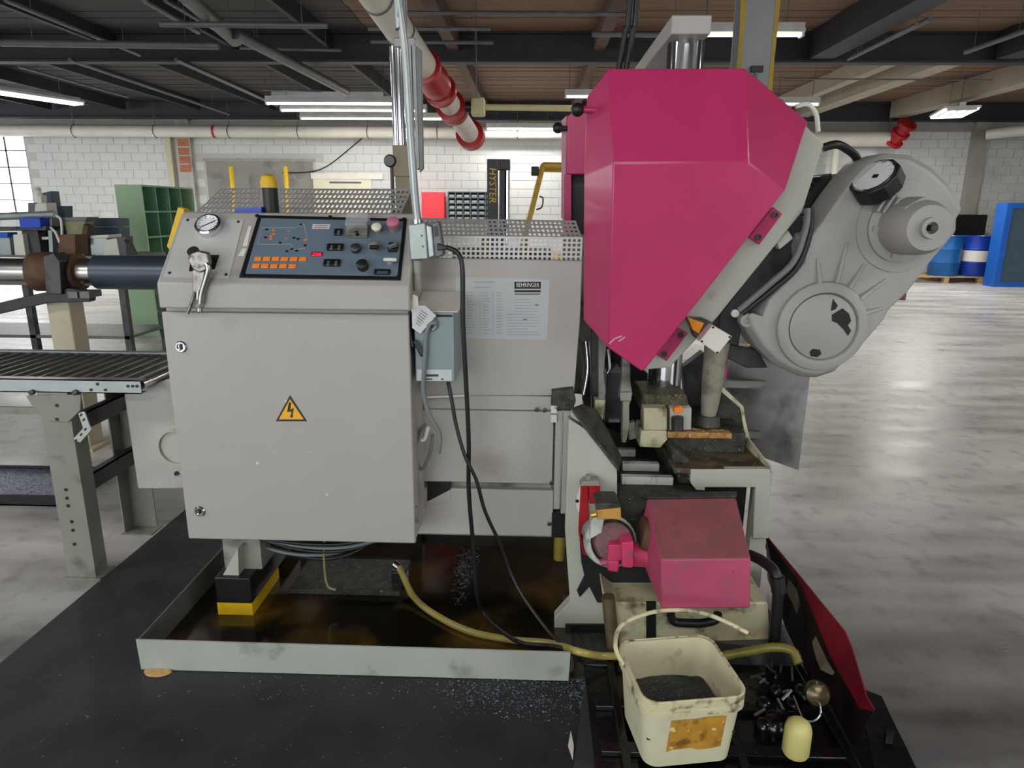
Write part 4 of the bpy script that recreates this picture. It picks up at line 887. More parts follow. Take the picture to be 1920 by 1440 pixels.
# frame plate
FYp = 2.40
MB().prism(YS([(1300, 200), (1512, 236), (1545, 271), (1504, 398), (1346, 594), (1256, 689), (1213, 693), (1160, 600)], FYp), (0, .09, 0)).o('frame_plate', GREYF, hd, bevel=.004)
for tabp, bolts in ((((1450, 388), (1467, 401), (1424, 459), (1404, 444)), ((1453, 403), (1422, 445))), (((1271, 614), (1290, 625), (1250, 677), (1230, 664)), ((1276, 628), (1245, 664)))):
    tb = MB().prism(YS(tabp, FYp-.012), (0, .012, 0)).o('hood_tab', PINK, hd, bevel=.002)
    for px, py in bolts: MB().lathe(axis_frame(Yp(px, py, FYp-.012), (0, -1, 0)), [(.011, 0), (.011, .006), (.006, .006), (.005, .002)], 14).o('bolt', DSTEEL, tb, smooth=40)
# limit switch
MB().prism(YS([(1289, 597), (1320, 598), (1338, 606), (1316, 642), (1302, 632), (1296, 612)], FYp-.05), (0, .05, 0)).o('switch_base', DSTEEL, hd, bevel=.003)
MB().prism(YS([(1289, 595), (1320, 606), (1311, 626), (1299, 619)], FYp-.065), (0, .02, 0)).o('amber_lamp', AMBER, hd, bevel=.002, label='amber lens')
sw = MB().prism(YS([(1336, 610), (1373, 631), (1346, 665), (1311, 640)], FYp-.10), (0, .09, 0)).o('switch_housing', OFFW, hd, bevel=.003)
for px, py in ((1337, 614), (1368, 632), (1345, 661), (1316, 640)): MB().lathe(axis_frame(Yp(px, py, FYp-.10), (0, -1, 0)), [(.004, 0), (.004, .002)], 8).o('screw', BLACK, sw)
# gear drive
GYd = 2.40
go = [(1590, 333), (1620, 301), (1660, 287), (1702, 290), (1745, 313), (1780, 347), (1803, 390), (1793, 408), (1792, 432), (1743, 490), (1700, 547), (1662, 583), (1653, 602), (1600, 663), (1562, 697), (1530, 708), (1498, 706), (1450, 683), (1417, 650), (1397, 618), (1390, 592), (1398, 588), (1418, 596), (1430, 562), (1467, 523), (1500, 490), (1497, 462), (1505, 438), (1516, 434), (1533, 413), (1565, 366)]
gi = [(1540+(x-1600)*.0, y) for x, y in go]
cen = Yp(1600, 500, GYd)
A_ = YS(go, GYd+.03); B_ = [V((p.x, GYd+.17, p.z)) for p in A_]; cA = sum(A_, V())/len(A_)
fA = [V((p.x+(cA.x-p.x)*.055, GYd, p.z+(cA.z-p.z)*.055)) for p in A_]
n_ = len(A_)
mbx = MB(); mbx.add(fA+A_+B_, [list(range(n_)), list(range(3*n_-1, 2*n_-1, -1))]+[[i, (i+1) % n_, n_+(i+1) % n_, n_+i] for i in range(n_)]+[[n_+i, n_+(i+1) % n_, 2*n_+(i+1) % n_, 2*n_+i] for i in range(n_)])
mbx.o('gear_housing', CAST, hd, bevel=.006)
Ml = axis_frame(Yp(1540, 612, GYd), (0, -1, 0)); pxm = (Yp(1640, 612, GYd).x-Yp(1540, 612, GYd).x)/100
MB().lathe(Ml, [(88*pxm, -.01), (84*pxm, .014), (74*pxm, .022), (66*pxm, .020), (63*pxm, .010), (63*pxm, .0)], 48, False).o('bearing_ring', CAST, hd, smooth=35)
cvp = MB().lathe(Ml, [(62*pxm, -.005), (62*pxm, .013), (60*pxm, .015), (.001, .015)], 48, False).o('bearing_cover', CAST, hd, smooth=30)
peel = [[(1558, 583), (1562, 560), (1571, 573), (1567, 580)], [(1560, 590), (1580, 578), (1592, 588), (1596, 602), (1590, 610), (1596, 620), (1590, 630), (1582, 618), (1570, 606), (1560, 602)], [(1518, 660), (1524, 654), (1538, 656), (1540, 664), (1532, 670), (1520, 668)]]
for pp in peel: MB().prism(YS(pp, GYd-.0165), (0, .002, 0)).o('peeled_paint', BLACK, cvp)
for (x0, y0), (x1, y1) in (((1533, 484), (1535, 535)), ((1588, 454), (1567, 530)), ((1622, 494), (1590, 540)), ((1662, 524), (1610, 560)), ((1656, 578), (1618, 587))):
    A1, B1 = Yp(x0, y0, GYd), Yp(x1, y1, GYd); M = fr((A1+B1)/2, B1-A1, (B1-A1).cross(V((0, -1, 0)))); L1 = (B1-A1).length
    vv = [M @ V(p) for p in ((-L1/2, -.006, .0), (L1/2, -.011, 0), (L1/2, .011, 0), (-L1/2, .006, 0), (-L1/2, -.003, .004), (L1/2, -.006, .018), (L1/2, .006, .018), (-L1/2, .003, .004))]
    # keep the raised side towards the viewer side of the casting
    nn = (M.to_3x3() @ V((0, 0, 1)))
    if nn.y > 0: vv = [V((v.x, 2*GYd-v.y, v.z)) for v in vv]
    MB().add(vv, [(0, 3, 2, 1), (4, 5, 6, 7), (0, 1, 5, 4), (1, 2, 6, 5), (2, 3, 7, 6), (3, 0, 4, 7)]).o('rib', CAST, hd, bevel=.003)
Mu = axis_frame(Yp(1690, 425, GYd), (0, -1, 0))
MB().lathe(Mu, [(84*pxm, -.01), (82*pxm, .006), (70*pxm, .008), (.01, .008)], 48, False).o('motor_flange', CAST, hd, smooth=30)
MB().lathe(Mu, [(64*pxm, .0), (64*pxm, .022), (60*pxm, .025), (.01, .025)], 48, False).o('pump_flange', CAST, hd, smooth=30)
Mp = axis_frame(Yp(1690, 425, GYd)+V((.0, 0, 0)), (0, -1, 0))
MB().lathe(Mp, [(50*pxm, .02), (48*pxm, .10), (46*pxm, .14), (38*pxm, .17), (18*pxm, .17), (17*pxm, .185), (10*pxm, .185), (9*pxm, .165), (.002, .165)], 40, False).o('hydraulic_motor', CAST, hd, smooth=30)
M = fr(Yp(1690, 425, GYd)+V((-.02, -.08, .05)), (1, 0, .6), (-.6, 0, 1)); MB().obox(M, .07, .07, .11).o('port_block', CAST, hd, bevel=.006)
MB().cyl(Yp(1690, 425, GYd)+V((0, -.165, 0)), Yp(1690, 425, GYd)+V((0, -.195, 0)), .010, n=12).o('shaft_end', DSTEEL, hd, smooth=40)
for k in range(5):
    a = math.radians(40+72*k); c_ = Yp(1690, 425, GYd)+V((math.cos(a)*54*pxm, -.025, math.sin(a)*54*pxm)); MB().lathe(axis_frame(c_, (0, -1, 0)), [(.010, 0), (.010, .008), (.005, .008)], 10).o('bolt', CAST, hd)
for k in range(3):
    M = fr(Yp(1690, 425, GYd)+V((-.095+.02*k, -.03, .075-.004*k)), (.5, 0, 1), (1, 0, -.5)); MB().obox(M, .06, .009, .04).o('fin', CAST, hd, bevel=.002)
for px, py in ((1399, 600), (1511, 447)): 
    MB().lathe(axis_frame(Yp(px, py, GYd+.02), (0, -1, 0)), [(.026, -.02), (.024, .012), (.012, .014), (.010, .006), (.001, .006)], 16).o('mounting_ear', CAST, hd, smooth=40)
# tilted handwheel dial
da = V((-.64, -.36, .68)).normalized(); dc = Yp(1643, 340, GYd-.03)
Md = axis_frame(dc-da*.035, da)
dw = MB().lathe(Md, [(.074, 0), (.080, .004), (.080, .055), (.074, .060), (.066, .060), (.064, .054)], 10, False).o('dial_wheel', RUBBER, hd, bevel=.003, label='black handwheel with a white tilted dial')
MB().lathe(Md, [(.069, .056), (.069, .062), (.064, .063), (.063, .056)], 40, False).o('dial_bezel', CHROME, dw, smooth=40)
MB().lathe(Md, [(.0645, .05), (.0645, .057), (.001, .0572)], 40, False).o('dial_face', GLASSD, dw)
MB().obox(Md, .018, .014, .002, (.006, 0, .0585)).o('dial_mark', DSTEEL, dw)
for k in range(12): MB().obox(Md @ Matrix.Rotation(math.radians(30*k), 4, 'Z'), .008, .0016, .001, (.055, 0, .0578)).o('dial_tick', INKP, dw)
MB().cyl(dc-da*.03, dc-da*.10, .028, n=16).o('dial_hub', CAST, hd, smooth=40)
# finned motor behind
mo = MB(); mc = Yp(1547, 388, GYd+.25); Mm = axis_frame(mc+V((0, -.06, 0)), (0, 1, 0))
mo.lathe(Mm, [(.098, 0), (.098, .3)], 28); mo.o('motor_body', BLACK, hd, smooth=40)
for k in range(22):
    a = 2*math.pi*k/22; M = Mm @ Matrix.Rotation(a, 4, 'Z'); MB().obox(M, .022, .006, .29, (.106, 0, .15)).o('fin', BLACK, hd)
MB().tube([Yp(1543, 277, 2.46), Yp(1570, 271, 2.46), Yp(1594, 284, 2.5), Yp(1606, 296, 2.55), Yp(1608, 310, 2.6)], .014, 10, 6).o('corrugated_cable', RUBBER, hd, smooth=50)
MB().tube([Yp(1492, 200, 2.46), Yp(1515, 196, 2.46), Yp(1530, 214, 2.46), Yp(1534, 248, 2.44)], .008, 8, 6).o('clear_hose', OFFW, hd, smooth=50)
MB().tube([Yp(1514, 392, 2.39), Yp(1510, 430, 2.37), Yp(1488, 490, 2.36), Yp(1440, 535, 2.36), Yp(1385, 582, 2.37)], .011, 10, 6).o('hydraulic_hose', PLASTG, hd, smooth=50)
MB().tube([Yp(1520, 390, 2.41), Yp(1518, 440, 2.385), Yp(1495, 500, 2.375), Yp(1450, 542, 2.37), Yp(1392, 588, 2.38)], .010, 10, 6).o('hydraulic_hose', RUBBER, hd, smooth=50)
MB().prism(YS([(1500, 395), (1515, 440), (1440, 545), (1392, 600), (1385, 650), (1345, 640), (1350, 590)], 2.50), (0, .1, 0)).o('drive_bracket', DSTEEL, hd, bevel=.004)
MB().prism(YS([(1455, 452), (1478, 432), (1488, 447), (1462, 468)], 2.46), (0, .04, 0)).o('terminal_block', OFFW, hd, bevel=.003)
MB().lathe(axis_frame(Yp(1377, 587, 2.44), (0, -1, 0)), [(.014, 0), (.014, .012), (.008, .015)], 14).o('white_cap', OFFW, hd, smooth=40)
MB().prism(YS([(1340, 640), (1420, 655), (1440, 690), (1400, 690), (1340, 660)], 2.52), (0, .08, 0)).o('lower_bracket', DSTEEL, hd, bevel=.004)
# rear wheel cover further along the blade
RY = 3.3
rw = body
MB().prism(YS([(1063, 218), (1062, 226), (1061, 327), (1140, 327), (1140, 190), (1085, 200)], RY), (0, .3, 0)).o('hood', PINK, rw, bevel=.005)
MB().loft(YS([(1063, 216), (1053, 226), (1052, 410), (1060, 410)], RY+.02), YS([(1063, 216), (1053, 226), (1052, 410), (1060, 410)], RY+.25)).o('side_cover', mat('pale_magenta', (206, 160, 172), .45), rw)
MB().prism(YS([(1058, 327), (1071, 327), (1071, 440), (1058, 440)], RY+.01), (0, .2, 0)).o('inner_edge', PINK, rw)
MB().prism(YS([(1071, 327), (1140, 327), (1140, 470), (1071, 470)], RY+.12), (0, .1, 0)).o('wheel_opening', BLACK, rw)
MB().box(Yp(1058, 440, RY).x, Yp(1140, 440, RY).x, RY+.05, RY+.3, .6, Yp(1060, 440, RY).z).o('stand', GREYD, rw)
knob(1046, 240, RY, 1064, .024, RUBBER, rw)
# guide columns and yoke
cq = Yp(1285, 100, 2.62); cxx = cq.x; crad = (Yp(1320, 95, 2.55).x-Yp(1250, 95, 2.55).x)/2
bedz = Yp(1245, 742, 2.62).z
gc = body
yz0, yz1 = Yp(1300, 64, 2.5).z, Yp(1300, 28, 2.5).z
cbx = Yp(1247, 715, 2.62).x
MB().cyl((cxx, 2.62, bedz-.12), (cxx, 2.62, yz0), crad, n=32).o('column', CHROME, gc, smooth=40)
yx0, yx1 = Yp(1259, 45, 2.5).x, Yp(1334, 45, 2.5).x
MB().box(yx0, yx1, 2.5, 3.45, yz0, yz1).o('yoke_beam', mat('yoke_grey', (176, 172, 166), .5, var=.03), gc, bevel=.004)
MB().cyl((cxx, 3.35, .5), (cxx, 3.35, yz0), crad, n=24).o('rear_column', CHROME, gc, smooth=40)

# ================================================================== saw base: plates, bed, vice
sbz = body
PYb = 2.2
MB().prism(YS([(1066, 786), (1098, 805), (1157, 880), (1158, 1000), (1152, 1120), (1147, 1172), (1039, 1186), (1040, 1160), (1069, 1128), (1060, 1000)], PYb), (0, .05, 0)).o('side_plate', GREYF, sbz, bevel=.003)
MB().prism([Yp(1072, 772, PYb+.02), Yp(1092, 764, PYb+.14), Yp(1120, 775, PYb+.18), Yp(1165, 862, PYb+.14), Yp(1160, 884, PYb-.005), Yp(1100, 808, PYb-.005)], (0, .004, .012)).o('chip_shelf', GRIME, sbz)
MB().prism(YS([(1086, 1000), (1140, 1045), (1230, 1050), (1230, 1130), (1120, 1130), (1105, 1100), (1087, 1120), (1082, 1108), (1096, 1080), (1090, 1055)], PYb-.012), (0, .01, 0)).o('rubber_apron', RUBBER, sbz)
# bed
bz = .60
b0 = Yp(1160, 900, 2.22); bedx0 = b0.x+.01; bedx1 = Yp(1290, 880, 2.3).x
MB().box(bedx0, bedx1+.05, PYb+.06, 3.1, .25, bz-.06).o('bed', GRIME, sbz)
for px0, px1, py in ((1166, 1262, 894), (1168, 1236, 869), (1160, 1192, 843)):
    z = bz-.03; p0, p1 = Zp(px0, py, z), Zp(px1, py, z)
    MB().box(p0.x, p1.x, p0.y, p0.y+.03, z-.03, z).o('chip_rail', RAILW, sbz, bevel=.002)
    MB().box(p0.x-.01, p1.x+.04, p0.y+.032, p0.y+.06, z-.06, z-.015).o('rail_gap', BLACK, sbz)
# support table with leg
ty = 2.26; tz = Yp(1360, 880, ty).z
tl, tr = Yp(1288, 895, ty), Yp(1446, 880, ty)
tback = Zp(1400, 828, tz).y
MB().box(Yp(1265, 880, ty).x, tr.x, ty+.002, tback, tz-.02, tz).o('table_plate', mat('oily_table', (104, 92, 72), .5, .1, var=.3, scale=16, dirt=((44, 34, 24), .5, 14), bump=.4, bscale=90, chips=((176, 172, 160), .69, 80)), sbz, bevel=.002)
MB().prism(YS([(1295, 880), (1445, 880), (1441, 1010), (1411, 1010), (1416, 914), (1322, 914), (1322, 920), (1305, 919), (1295, 906)], ty), (0, .03, 0)).o('table_front', GREYF, sbz, bevel=.003)
MB().box(Yp(1413, 1000, ty).x, Yp(1442, 1000, ty).x, ty+.03, ty+.08, Yp(1425, 1110, ty).z, tz-.02).o('table_leg', GREYF, sbz)
MB().prism(YS([(1258, 838), (1292, 862), (1296, 908), (1272, 906), (1262, 870)], ty+.06), (0, .1, 0)).o('bed_ramp', GRIME, sbz, bevel=.003)
MB().box(Yp(1322, 930, ty+.1).x, Yp(1416, 930, ty+.1).x, ty+.2, ty+.23, .25, tz-.02).o('dark_cavity', BLACK, sbz)
MB().prism([V((tr.x-.005, ty+.0, tz)), V((tr.x-.005, ty+.0, tz+.012)), V((tr.x-.02, tback, tz+.05)), V((tr.x-.02, tback, tz))], (.006, 0, 0)).o('table_lip', CREAM, sbz)
# column foot blocks
KY = 2.42
kz = lambda px, py: Yp(px, py, KY)
MB().prism(YS([(1205, 740), (1288, 740), (1292, 768), (1200, 768)], KY+.03), (0, .22, 0)).o('column_collar', mat('swarf_grime', (92, 86, 62), .65, .1, var=.3, scale=30, dirt=((46, 42, 30), .45, 40), bump=.6, bscale=160, chips=((168, 160, 128), .64, 140)), sbz, bevel=.006)
MB().prism(YS([(1207, 765), (1251, 766), (1251, 807), (1207, 806)], KY-.02), (0, .08, 0)).o('guide_block', CREAM, sbz, bevel=.003)
MB().prism(YS([(1256, 765), (1297, 765), (1296, 806), (1256, 807)], KY-.005), (0, .08, 0)).o('guide_block', GREYF, sbz, bevel=.003)
MB().cyl(Yp(1270, 806, KY-.03), Yp(1270, 782, KY-.03), .022, n=18).o('plunger', DSTEEL, sbz, smooth=40)
MB().prism(YS([(1264, 765), (1280, 763), (1280, 774), (1264, 775)], KY-.05), (0, .03, 0)).o('amber_cap', ORANGE, sbz, bevel=.002)
MB().prism(YS([(1202, 808), (1250, 808), (1252, 824), (1238, 840), (1199, 838)], KY-.03), (0, .14, 0)).o('foot_block', CREAM, sbz, bevel=.003)
MB().prism(YS([(1252, 809), (1372, 813), (1372, 822), (1252, 821)], KY-.0), (0, .05, 0)).o('scale_bar', mat('stained_scale', (190, 150, 84), .5, var=.2, scale=30, dirt=((120, 60, 30), .5, 40), chips=((236, 200, 190), .64, 50)), sbz)
MB().box(kz(1256, 830).x, kz(1400, 830).x, KY+.02, 3.0, tz-.1, kz(1300, 812).z-.004).o('rear_bed', GRIME, sbz)
# slanted hydraulic cylinder with its bracket
MB().tube([Yp(1345, 640, 2.5), Yp(1338, 700, 2.5), Yp(1328, 780, 2.5)], [.046, .045, .044, .043, .042, .041, .040, .036, .034, .03, .026], 18, 5).o('hydraulic_cylinder', mat('dusty_cylinder', (150, 144, 130), .6, var=.12, scale=14, dirt=((84, 78, 66), .35, 16)), sbz, smooth=50)
MB().cyl(Yp(1326, 796, 2.5), Yp(1328, 778, 2.5), .05, .04, 16).o('cylinder_foot', GRIME, sbz, smooth=40)
# splash guard right of bed
MB().prism(YS([(1347, 722), (1352, 722), (1394, 762), (1398, 790), (1408, 830), (1400, 832), (1388, 765), (1345, 728)], 2.5), (0, .01, 0)).o('splash_edge', CREAM, sbz)
MB().prism(YS([(1347, 726), (1390, 765), (1403, 832), (1300, 810), (1320, 740)], 2.62), (0, .006, 0)).o('splash_plate', GRIME, sbz)
# vice arms and guides under the hood's left
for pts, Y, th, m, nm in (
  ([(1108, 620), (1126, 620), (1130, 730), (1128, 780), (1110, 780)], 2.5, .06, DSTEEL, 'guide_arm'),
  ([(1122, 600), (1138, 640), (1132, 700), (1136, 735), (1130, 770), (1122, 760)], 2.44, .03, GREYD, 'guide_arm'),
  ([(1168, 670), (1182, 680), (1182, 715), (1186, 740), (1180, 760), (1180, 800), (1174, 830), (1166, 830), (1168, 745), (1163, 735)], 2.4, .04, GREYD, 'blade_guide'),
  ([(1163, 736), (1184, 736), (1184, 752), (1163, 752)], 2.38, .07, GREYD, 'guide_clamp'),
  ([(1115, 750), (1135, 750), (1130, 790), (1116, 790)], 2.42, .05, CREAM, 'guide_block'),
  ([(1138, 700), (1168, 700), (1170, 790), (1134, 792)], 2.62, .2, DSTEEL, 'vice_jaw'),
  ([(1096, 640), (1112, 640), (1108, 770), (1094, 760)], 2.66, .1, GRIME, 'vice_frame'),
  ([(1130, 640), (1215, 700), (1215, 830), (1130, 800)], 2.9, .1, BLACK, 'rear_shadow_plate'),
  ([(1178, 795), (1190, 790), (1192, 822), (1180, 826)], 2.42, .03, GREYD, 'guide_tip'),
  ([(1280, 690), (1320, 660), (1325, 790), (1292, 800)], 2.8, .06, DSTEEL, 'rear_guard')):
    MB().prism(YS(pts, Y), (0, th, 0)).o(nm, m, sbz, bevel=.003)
MB().tube([Yp(1098, 640, 2.6), Yp(1102, 690, 2.58), Yp(1094, 740, 2.56)], .016, 10, 5).o('chrome_hose', CHROME, sbz, smooth=50)
MB().tube([Yp(1139, 655, 2.55), Yp(1142, 690, 2.55), Yp(1138, 700, 2.55)], .008, 8, 5).o('chrome_hose', CHROME, sbz, smooth=50)
MB().prism(YS([(1142, 786), (1162, 786), (1162, 792), (1142, 792)], 2.6), (0, .04, 0)).o('bright_edge', SLAT, sbz)
# pedestal under the chip unit
py0 = 2.06
MB().prism(YS([(1130, 1110), (1155, 1130), (1240, 1130), (1440, 1130), (1445, 1200), (1150, 1212), (1140, 1180)], py0), (0, .25, 0)).o('pedestal', CREAM, sbz, bevel=.006)
MB().cyl(Yp(1140, 1118, 2.04), Yp(1150, 1215, 2.04), .022, n=16).o('pedestal_pipe', mat('stained_pipe', (120, 108, 82), .4, .4, var=.2, scale=12), sbz, smooth=40)
MB().prism(YS([(1212, 1130), (1230, 1130), (1230, 1200), (1212, 1200)], py0-.004), (0, .01, 0)).o('pedestal_strap', RUBBER, sbz)
MB().prism(YS([(1060, 1172), (1145, 1172), (1145, 1215), (1060, 1205)], 2.19), (0, .2, 0)).o('plinth', BLACK, sbz)
MB().tube(YS([(1256, 1142), (1262, 1164), (1285, 1168), (1318, 1168), (1342, 1162), (1346, 1150)], 1.965), .014, 10, 5).o('pull_handle', RUBBER, sbz, smooth=50)

# ================================================================== chip conveyor drive with its dusty magenta cover
cd_ = thing('chip_drive', 'dusty magenta chip cover with a small pink gear motor on its left', 'chip conveyor', Yp(1320, 1142, 1.95))
fy, byk = 1.90, 2.12
Fq = YS([(1239, 1049), (1408, 1047), (1407, 1141), (1240, 1142)], fy); Tq = [Yp(1214, 934, byk), Yp(1380, 932, byk)]
Bl = [V((Tq[0].x, byk, Tq[0].z)), V((Tq[1].x, byk, Tq[1].z)), V((Fq[2].x, byk+.02, Fq[2].z)), V((Fq[3].x-.05, byk+.02, Fq[3].z+.09))]
lfx = Yp(1205, 1075, 2.0); lb = Yp(1210, 1095, 2.0)
vv = [Fq[0], Fq[1], Fq[2], Fq[3], Tq[0], Tq[1], Bl[2], Bl[3]]
MB().add(vv, [(0, 1, 2, 3), (4, 5, 1, 0), (1, 5, 6, 2), (0, 3, 7, 4), (4, 7, 6, 5), (3, 2, 6, 7)]).o('cover', PINKD, cd_, bevel=.006); cvo = bpy.data.objects['cover']; cvo.data.materials.append(PINKT); cvo.data.polygons[1].material_index = 1
MB().prism([V((Tq[0].x, byk-.005, Tq[0].z+.001)), V((Tq[1].x, byk-.005, Tq[1].z+.001)), V((Tq[1].x+.01, byk+.03, Tq[1].z+.004)), V((Tq[0].x, byk+.03, Tq[0].z+.004))], (0, 0, .004)).o('cover_lip', GRIME, cd_)
mY = 2.06
MB().cyl(Yp(1170, 1038, mY), Yp(1232, 1042, mY), .040, n=20).o('drive_shaft', PINKM, cd_, smooth=40)
MB().cyl(Yp(1200, 1000, mY+.02), Yp(1235, 1008, mY+.02), .055, .07, 24).o('brush_wheel', RUST, cd_, smooth=40)
MB().prism(YS([(1165, 1018), (1188, 1016), (1189, 1062), (1184, 1066), (1166, 1064)], mY-.07), (0, .1, 0)).o('motor_block', PINKM, cd_, bevel=.004)
MB().prism(YS([(1142, 1022), (1166, 1022), (1166, 1052), (1138, 1052)], mY-.06), (0, .09, 0)).o('motor_block', PINKM, cd_, bevel=.004)
MB().prism(YS([(1139, 1052), (1162, 1053), (1160, 1074), (1140, 1072)], mY-.065), (0, .05, 0)).o('motor_foot', PINKM, cd_, bevel=.006)
MB().cyl(Yp(1126, 1055, mY-.04), Yp(1142, 1053, mY-.04), .012, n=12).o('motor_pin', PINKM, cd_, smooth=40)
Mh = axis_frame(Yp(1150, 1016, mY-.01), (.12, -1, .45))
PGR = mat('grimy_pink', (132, 86, 88), .6, var=.2, scale=20, dirt=((76, 70, 62), .42, 26), chips=((180, 170, 160), .7, 90))
MB().lathe(Mh, [(.066, -.06), (.066, 0), (.062, .010), (.035, .018), (.001, .02)], 28, False).o('motor_housing', PGR, cd_, smooth=40)
MB().lathe(Mh, [(.086, -.08), (.086, -.03), (.074, -.02), (.074, -.005)], 28, False).o('gear_case', mat('pale_case', (196, 204, 196), .5, var=.15, scale=20, dirt=((90, 88, 76), .4, 22)), cd_, smooth=40)
for pts in ([(1108, 978), (1120, 965), (1135, 965), (1128, 1000), (1106, 1012)],):
    MB().prism(YS(pts, mY-.03), (0, .05, 0)).o('case_shoulder', MATS['pale_case'], cd_, bevel=.004)
MB().prism(YS([(1118, 955), (1164, 950), (1165, 974), (1120, 974)], mY-.05), (0, .09, 0)).o('terminal_box', mat('ochre_label', (200, 150, 72), .55, var=.1, scale=20, dirt=((120, 100, 70), .25, 30)), cd_, bevel=.003)
MB().prism(YS([(1116, 947), (1130, 944), (1158, 944), (1165, 952), (1118, 957)], mY-.055), (0, .10, 0)).o('box_lid', GRIME, cd_, bevel=.003)
MB().cyl(Yp(1108, 966, mY-.06), Yp(1118, 964, mY-.06), .010, n=10).o('brass_gland', mat('brass', (206, 178, 90), .35, .7), cd_, smooth=40)
# red feed rail on the side plate
rr_ = PYb-.01
MB().prism(YS([(1089, 912), (1103, 906), (1104, 975), (1092, 985), (1089, 1000), (1095, 1030), (1112, 1040), (1105, 1044), (1093, 1040), (1085, 1000)], rr_-.02), (0, .03, 0)).o('red_rail', RED, cd_, bevel=.003)
MB().prism(YS([(1103, 908), (1125, 910), (1127, 935), (1118, 945), (1106, 945)], rr_-.03), (0, .03, 0)).o('rail_bracket', RED, cd_, bevel=.003)
MB().prism(YS([(1087, 912), (1094, 903), (1122, 901), (1126, 912)], rr_-.04), (0, .05, 0)).o('rail_cap', GREYD, cd_, bevel=.004)
MB().cyl(Yp(1103, 903, rr_-.02), Yp(1103, 890, rr_-.02), .010, n=10).o('cap_screw', GREYD, cd_, smooth=40)
MB().prism(YS([(1079, 940), (1088, 912), (1089, 955), (1084, 962)], rr_-.006), (0, .006, 0)).o('white_lug', OFFW, cd_)
MB().lathe(axis_frame(Yp(1082, 939, rr_-.006), (0, -1, 0)), [(.006, 0), (.006, .004)], 10).o('bolt', BLACK, cd_)
MB().prism(YS([(1104, 985), (1110, 978), (1114, 1000), (1120, 1035), (1112, 1040), (1096, 1012)], rr_-.04), (0, .02, 0)).o('red_shroud', RED, cd_, bevel=.003)

# grey upright guard sheet behind the gear drive
g_ = body
pA, pB, pC, pD = Yp(1368, 640, 2.95), Yp(1526, 640, 2.62), Yp(1507, 882, 2.62), Yp(1372, 815, 2.95)
MB().prism([pA, V((pB.x, 2.62, pA.z)), V((pB.x, 2.62, pC.z)), V((pA.x, 2.95, pC.z))], (.004, .006, 0)).o('guard_sheet', mat('sheet_grey', (186, 185, 183), .5, .1, var=.12, scale=3, dirt=((92, 92, 92), .3, 5)), g_)
for dz in (.08, .3):
    MB().box(kz(1380, 830).x, (pA.x+pB.x)/2, 2.775, 2.80, pC.z+dz, pC.z+dz+.03).o('sheet_bracket', GREYD, body)
MB().box(kz(1380, 830).x, kz(1380, 830).x+.03, 2.75, 2.80, pC.z+.0, pC.z+.36).o('bracket_post', GREYD, body)
MB().prism(YS([(1352, 660), (1366, 656), (1362, 708), (1353, 710)], 2.56), (0, .004, 0)).o('magenta_strip', MAGTAPE, g_)
# ================================================================== floor plate, drip tray
l0, l1 = Zp(0, 1247, .0), Zp(275, 1018, .0); dirv = (l1-l0)
def on_line(y): return l0+dirv*((y-l0.y)/dirv.y)
q0, q1 = on_line(.3), on_line(3.3)
fp = MB().prism([q0, V((1.15, .3, 0)), V((1.15, 1.3, 0)), V((.75, 3.3, 0)), q1], (0, 0, .006)).o('floor_plate', MATM); tag(fp, 'oily black steel plate lying on the floor under the saw', 'floor plate')
TY0 = 2.0
tA = Zp(265, 1256, .006); TY0 = tA.y
tx0 = tA.x; tx1 = Yp(1067, 1240, TY0).x; tz_ = Yp(500, 1206, TY0).z
yb_ = 3.0
tr_ = thing('drip_tray', 'low grey steel drip tray holding brown oil under the saw', 'drip tray', ((tx0+tx1)/2, TY0, .006))
TRAYG = mat('tray_grey', (166, 172, 164), .5, var=.06, scale=6, dirt=((96, 98, 82), .24, 7))
MB().prism([(tx0, TY0, .008), (tx1, TY0, .008), (tx1+.004, TY0, tz_-.006), (tx0-.004, TY0, tz_)], (0, .006, 0)).o('front_wall', TRAYG, tr_)
MB().prism([(tx0, TY0+.006, .008), (tx0, TY0+.006, tz_), (tx0, yb_, tz_), (tx0, yb_, .008)], (.006, 0, 0)).o('side_wall', GALVD, tr_)
MB().box(tx0, tx1+.6, yb_, yb_+.006, .008, tz_).o('back_wall', GALVD, tr_)
MB().box(tx0, tx1+.55, TY0+.006, yb_, .007, .012).o('tray_floor', GRIME, tr_)
oil = MB().box(tx0+.007, tx1+.02, TY0+.007, yb_-.01, .013, .024).o('oil', POOL, tr_, label='brown oil film')
MB().prism([V((Zp(560, 1085, .03).x, TY0+.45, .026)), V((Zp(760, 1085, .03).x, TY0+.45, .026)), V((Zp(760, 1085, .03).x, TY0+.7, .026)), V((Zp(560, 1085, .03).x, TY0+.7, .026))], (0, 0, .02)).o('sludge_bar', GRIME, tr_)
